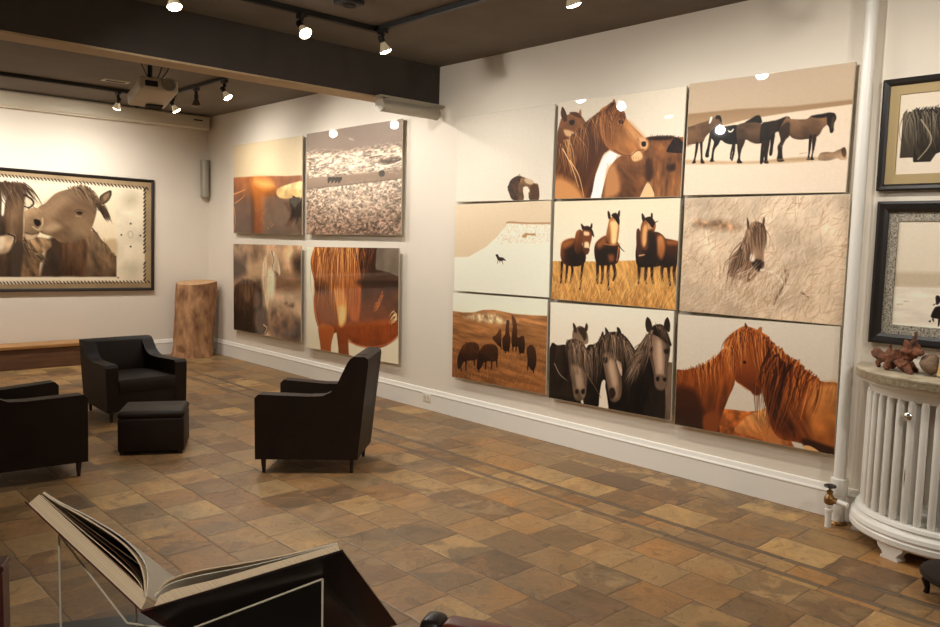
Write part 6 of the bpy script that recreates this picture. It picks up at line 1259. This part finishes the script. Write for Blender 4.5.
# projector
pa = V((.06, .48, -.09)).normalized(); px_ = V((1, -.12, 0)); mtx = frame_mtx((-1.99, 7.25, 2.785), pa, px_)  # z of this frame points to the screen, x to the right
t = thing('projector', 'cream projector hanging below the ceiling on a black pole', 'projector', (0, 0, 0)); t.matrix_world = mtx
upv = mtx.to_3x3().transposed() @ V((0, 0, 1)); sy = 1 if upv.y > 0 else -1
MB().box((-.16, 0 if sy > 0 else -.115, -.24), (.16, .115 if sy > 0 else 0, .24), .02, 3).build('body', 'cream', t, 40)
MB().box((-.12, sy * .06 - .02, -.246), (-.015, sy * .06 + .03, -.238), .003, 1).build('socket_panel', 'slot', t, 0)
MB().lathe([(.056, 0), (.058, .012), (.05, .014), (.048, .006), (.02, .008), (.018, .012), (0, .012)], 24, 0, 2 * math.pi, Matrix.Translation((.075, sy * .06, -.24)) @ Matrix.Rotation(math.pi, 4, 'X')).build('fan_grille', 'silver', t, 40)
MB().lathe([(.045, 0), (.045, .05), (.035, .055), (.03, .045), (0, .045)], 24, 0, 2 * math.pi, Matrix.Translation((-.06, sy * .05, .24))).build('lens', 'slot', t, 40)
MB().box((-.02, -.008 * sy - .006, .12), (.12, -.008 * sy + .006, .2)).build('latch_panel', 'slot', t, 0)
MB().tube([(-.03, sy * .11, -.05), V((-.03, sy * .11, -.05)) + upv * .27], .022, 12).build('pole', 'black', t, 40)
MB().box((-.10, .112 if sy > 0 else -.132, -.13), (.04, .132 if sy > 0 else -.112, .03), .004, 1).build('mount_plate', 'black', t, 0)
for dx, b in ((-.08, -.1), (.03, .06), (.07, .12)):
    p0 = V((dx * .4, sy * .12, -.08)); MB().tube([p0, p0 + upv * .1 + V((b * .6, 0, -.02)), p0 + upv * .2 + V((b, 0, 0)), p0 + upv * .285 + V((b * 1.1, 0, .02))], .005, 6).build('cable', 'black', t, 40)
# ------------------------------------------------------------------ track lights
def track(name_label, p, q):
    t = thing('lamp_track', name_label, 'lamp track', p); d = V(q) - V(p); m4 = frame_mtx((0, 0, 0), d, (0, 0, 1))
    MB().box((-.035, -.018, 0), (0, .018, d.length), .003, 1, m4).build('rail', 'black', t, 0)
    for s in (.0, d.length - .03): MB().box((-.037, -.02, s), (0, .02, s + .03), 0, 1, m4).build('end_cap', 'black', t, 0)
    return t
HT = H
track('black lamp track along the near side of the dark beam', (-6.4, 4.98, HT), (-1.19, 4.98, HT))
track('black lamp track running along the art wall from the beam towards the viewer', (-1.21, 4.955, HT), (-1.21, -2.6, HT))
track('black lamp track parallel to the end wall in front of the screen case', (-6.2, 9.22, HT), (-1.09, 9.22, HT))
track('black lamp track beside the projector running beyond the beam', (-1.12, 9.195, HT), (-1.12, 6.2, HT))
WARM = (1.0, .955, .88)
def spot(label, mount, aim, power, drop=.15, size=74, blend=.75, lit=True, group='track spotlights'):
    t = thing('track_spotlight', label, 'spotlight', mount, (0, 0, 0), group); m0 = V(mount); a = V(aim) - (m0 + V((0, 0, -drop))); a.normalize()
    MB().box((-.02, -.045, -.065), (.02, .045, -.035), .004, 1).build('track_adapter', 'black', t, 0)
    k = V((0, 0, -drop)); side = a.cross(V((0, 0, 1))).normalized()
    MB().tube([(0, 0, -.06), (0, 0, -drop + .045)], .017, 10).build('stem', 'black', t, 40)
    m4 = frame_mtx(k, a)
    MB().lathe([(.012, -.055), (.022, -.05), (.024, -.02), (.02, 0)], 16, 0, 2 * math.pi, m4).build('lamp_holder', 'black', t, 40)
    b = MB().lathe([(.018, -.01), (.021, .008), (.034, .036), (.043, .058), (.045, .065)], 24, 0, 2 * math.pi, m4, False).build('bulb_reflector', 'bulb' if lit else 'darkbulb', t, 40)
    MB().lathe([(.044, .065), (.039, .073), (.024, .079), (0, .081)], 24, 0, 2 * math.pi, m4, False).build('bulb_face', 'lens' if lit else 'darkbulb', b, 40)
    if lit:
        l = bpy.data.lights.new('spot_beam', 'SPOT'); l.energy = power; l.color = WARM; l.spot_size = math.radians(size); l.spot_blend = blend; l.shadow_soft_size = .045
        o = bpy.data.objects.new('spot_beam', l); C.objects.link(o); o.parent = t; o.matrix_local = frame_mtx(k + a * .10, -a)
    return t
def tl(*a, **k): return spot(*a, **k)
YN, XT, YT2, XT2 = 4.98, -1.21, 9.22, -1.12
G_ = 'spotlights out of the photo'
W_ = dict(size=160, blend=.9); F_ = dict(size=150, blend=1)
tl('lit spotlight hanging from the track in front of the dark beam face', (-1.845, YN, HT), (-1.6, 2.8, .6), 110, size=120, blend=1, drop=.125)
tl('lit spotlight under the corner where two tracks meet beside the beam', (XT, 4.9, HT), (-.3, 4.6, .8), 56, drop=.125, **W_)
tl('lit spotlight at the top photo edge above the dark beam', (-2.75, YN, HT), (-2.6, 4.2, .3), 80, size=120, blend=1, drop=.12)
tl('lit spotlight at the top photo edge above the nine prints', (XT, 3.1, HT), (-.2, 3.0, .8), 58, drop=.135, **W_)
for y, ty, p in ((1.95, 2.0, 34), (.9, 1.0, 22), (-.4, -.3, 36), (-1.8, -1.6, 50)):
    tl('added unseen spotlight further along the art wall track', (XT, y, HT), (0, ty, 1.4), p, group=G_, **W_)  # extra heads out of view, added to wash the art wall
tl('lit spotlight on the track in front of the screen case, left of the projector', (-1.6, YT2, HT), (-1.7, YF-.1, 1.3), 105, **F_)
tl('lit spotlight just behind the projector corner', (XT2, 8.9, HT), (-.3, 8.7, 1.7), 80, **W_)
tl('unlit dark spotlight hanging straight down between two lit ones', (XT2, 8.3, HT), (-1.2, 8.3, 0), 0, lit=False)
tl('lit spotlight nearest the beam on the track beyond it', (XT2, 7.65, HT), (-.4, 6.9, 1.5), 85, **W_)
tl('added unseen spotlight tucked behind the beam', (XT2, 6.25, HT), (0, 6.2, 1.5), 48, group=G_, **W_)  # added lamp, kept hidden by the beam, to light the wall
for x, tx, p in ((-3.0, -2.7, 95), (-4.2, -4.1, 95), (-5.6, -5.6, 90)):
    tl('added unseen spotlight on the end wall track', (x, YT2, HT), (tx, YF, 1.4), p, group=G_, **F_)  # added heads left of the view that brighten the end wall
for x, tx, ty, p in ((-3.9, -.0, 4.4, 165), (-5.4, -7.4, 6, 60)):
    tl('added unseen fill spotlight on the track by the beam', (x, YN, HT), (tx, ty, .6), p, group=G_, size=110, blend=1)  # added fill lamps out of view: low art wall and left wall bounce
track('added unseen black lamp track on the ceiling behind the viewer', (-7.2, -.9, HT), (-1.6, -.9, HT))  # track added out of view to carry fill lamps
for x, tx, ty, tz, p in ((-6.6, -8.2, -.5, 1.2, 110), (-4.2, -4, -3.6, 1.2, 100), (-2.6, 0, 3.2, 1.0, 105)):
    tl('added unseen fill spotlight behind the viewer', (x, -.9, HT), (tx, ty, tz), p, group=G_, size=100, blend=1)  # added lamps: wall bounce for fill, and one lifting the lower art wall
tl('added unseen fill spotlight behind the viewer', (-5.4, -.9, HT), (-4.4, 1.0, 1.1), 130, group=G_, size=42, blend=.8)
# ------------------------------------------------------------------ world, camera, view
w = bpy.data.worlds.new('gallery_world'); bpy.context.scene.world = w; w.use_nodes = True; w.node_tree.nodes['Background'].inputs[0].default_value = (.02, .018, .015, 1)
cam = bpy.data.cameras.new('camera'); co = bpy.data.objects.new('camera', cam); C.objects.link(co)
yaw, pitch, roll = CAMANG
F = V((math.sin(yaw) * math.cos(pitch), math.cos(yaw) * math.cos(pitch), math.sin(pitch))); r = V((math.cos(yaw), -math.sin(yaw), 0)); u = r.cross(F)
r2 = r * math.cos(roll) + u * math.sin(roll); u2 = -r * math.sin(roll) + u * math.cos(roll)
m = Matrix((r2, u2, -F)).transposed().to_4x4(); m.translation = V(CAMLOC); co.matrix_world = m
cam.sensor_width = 36; cam.lens = CAMF * 36 / 940; cam.clip_start = .05; cam.clip_end = 60
sc = bpy.context.scene; sc.camera = co
sc.view_settings.view_transform = 'Standard'; sc.view_settings.look = 'None'; sc.view_settings.gamma = 1; sc.view_settings.use_curve_mapping = False; sc.view_settings.exposure = 0.04
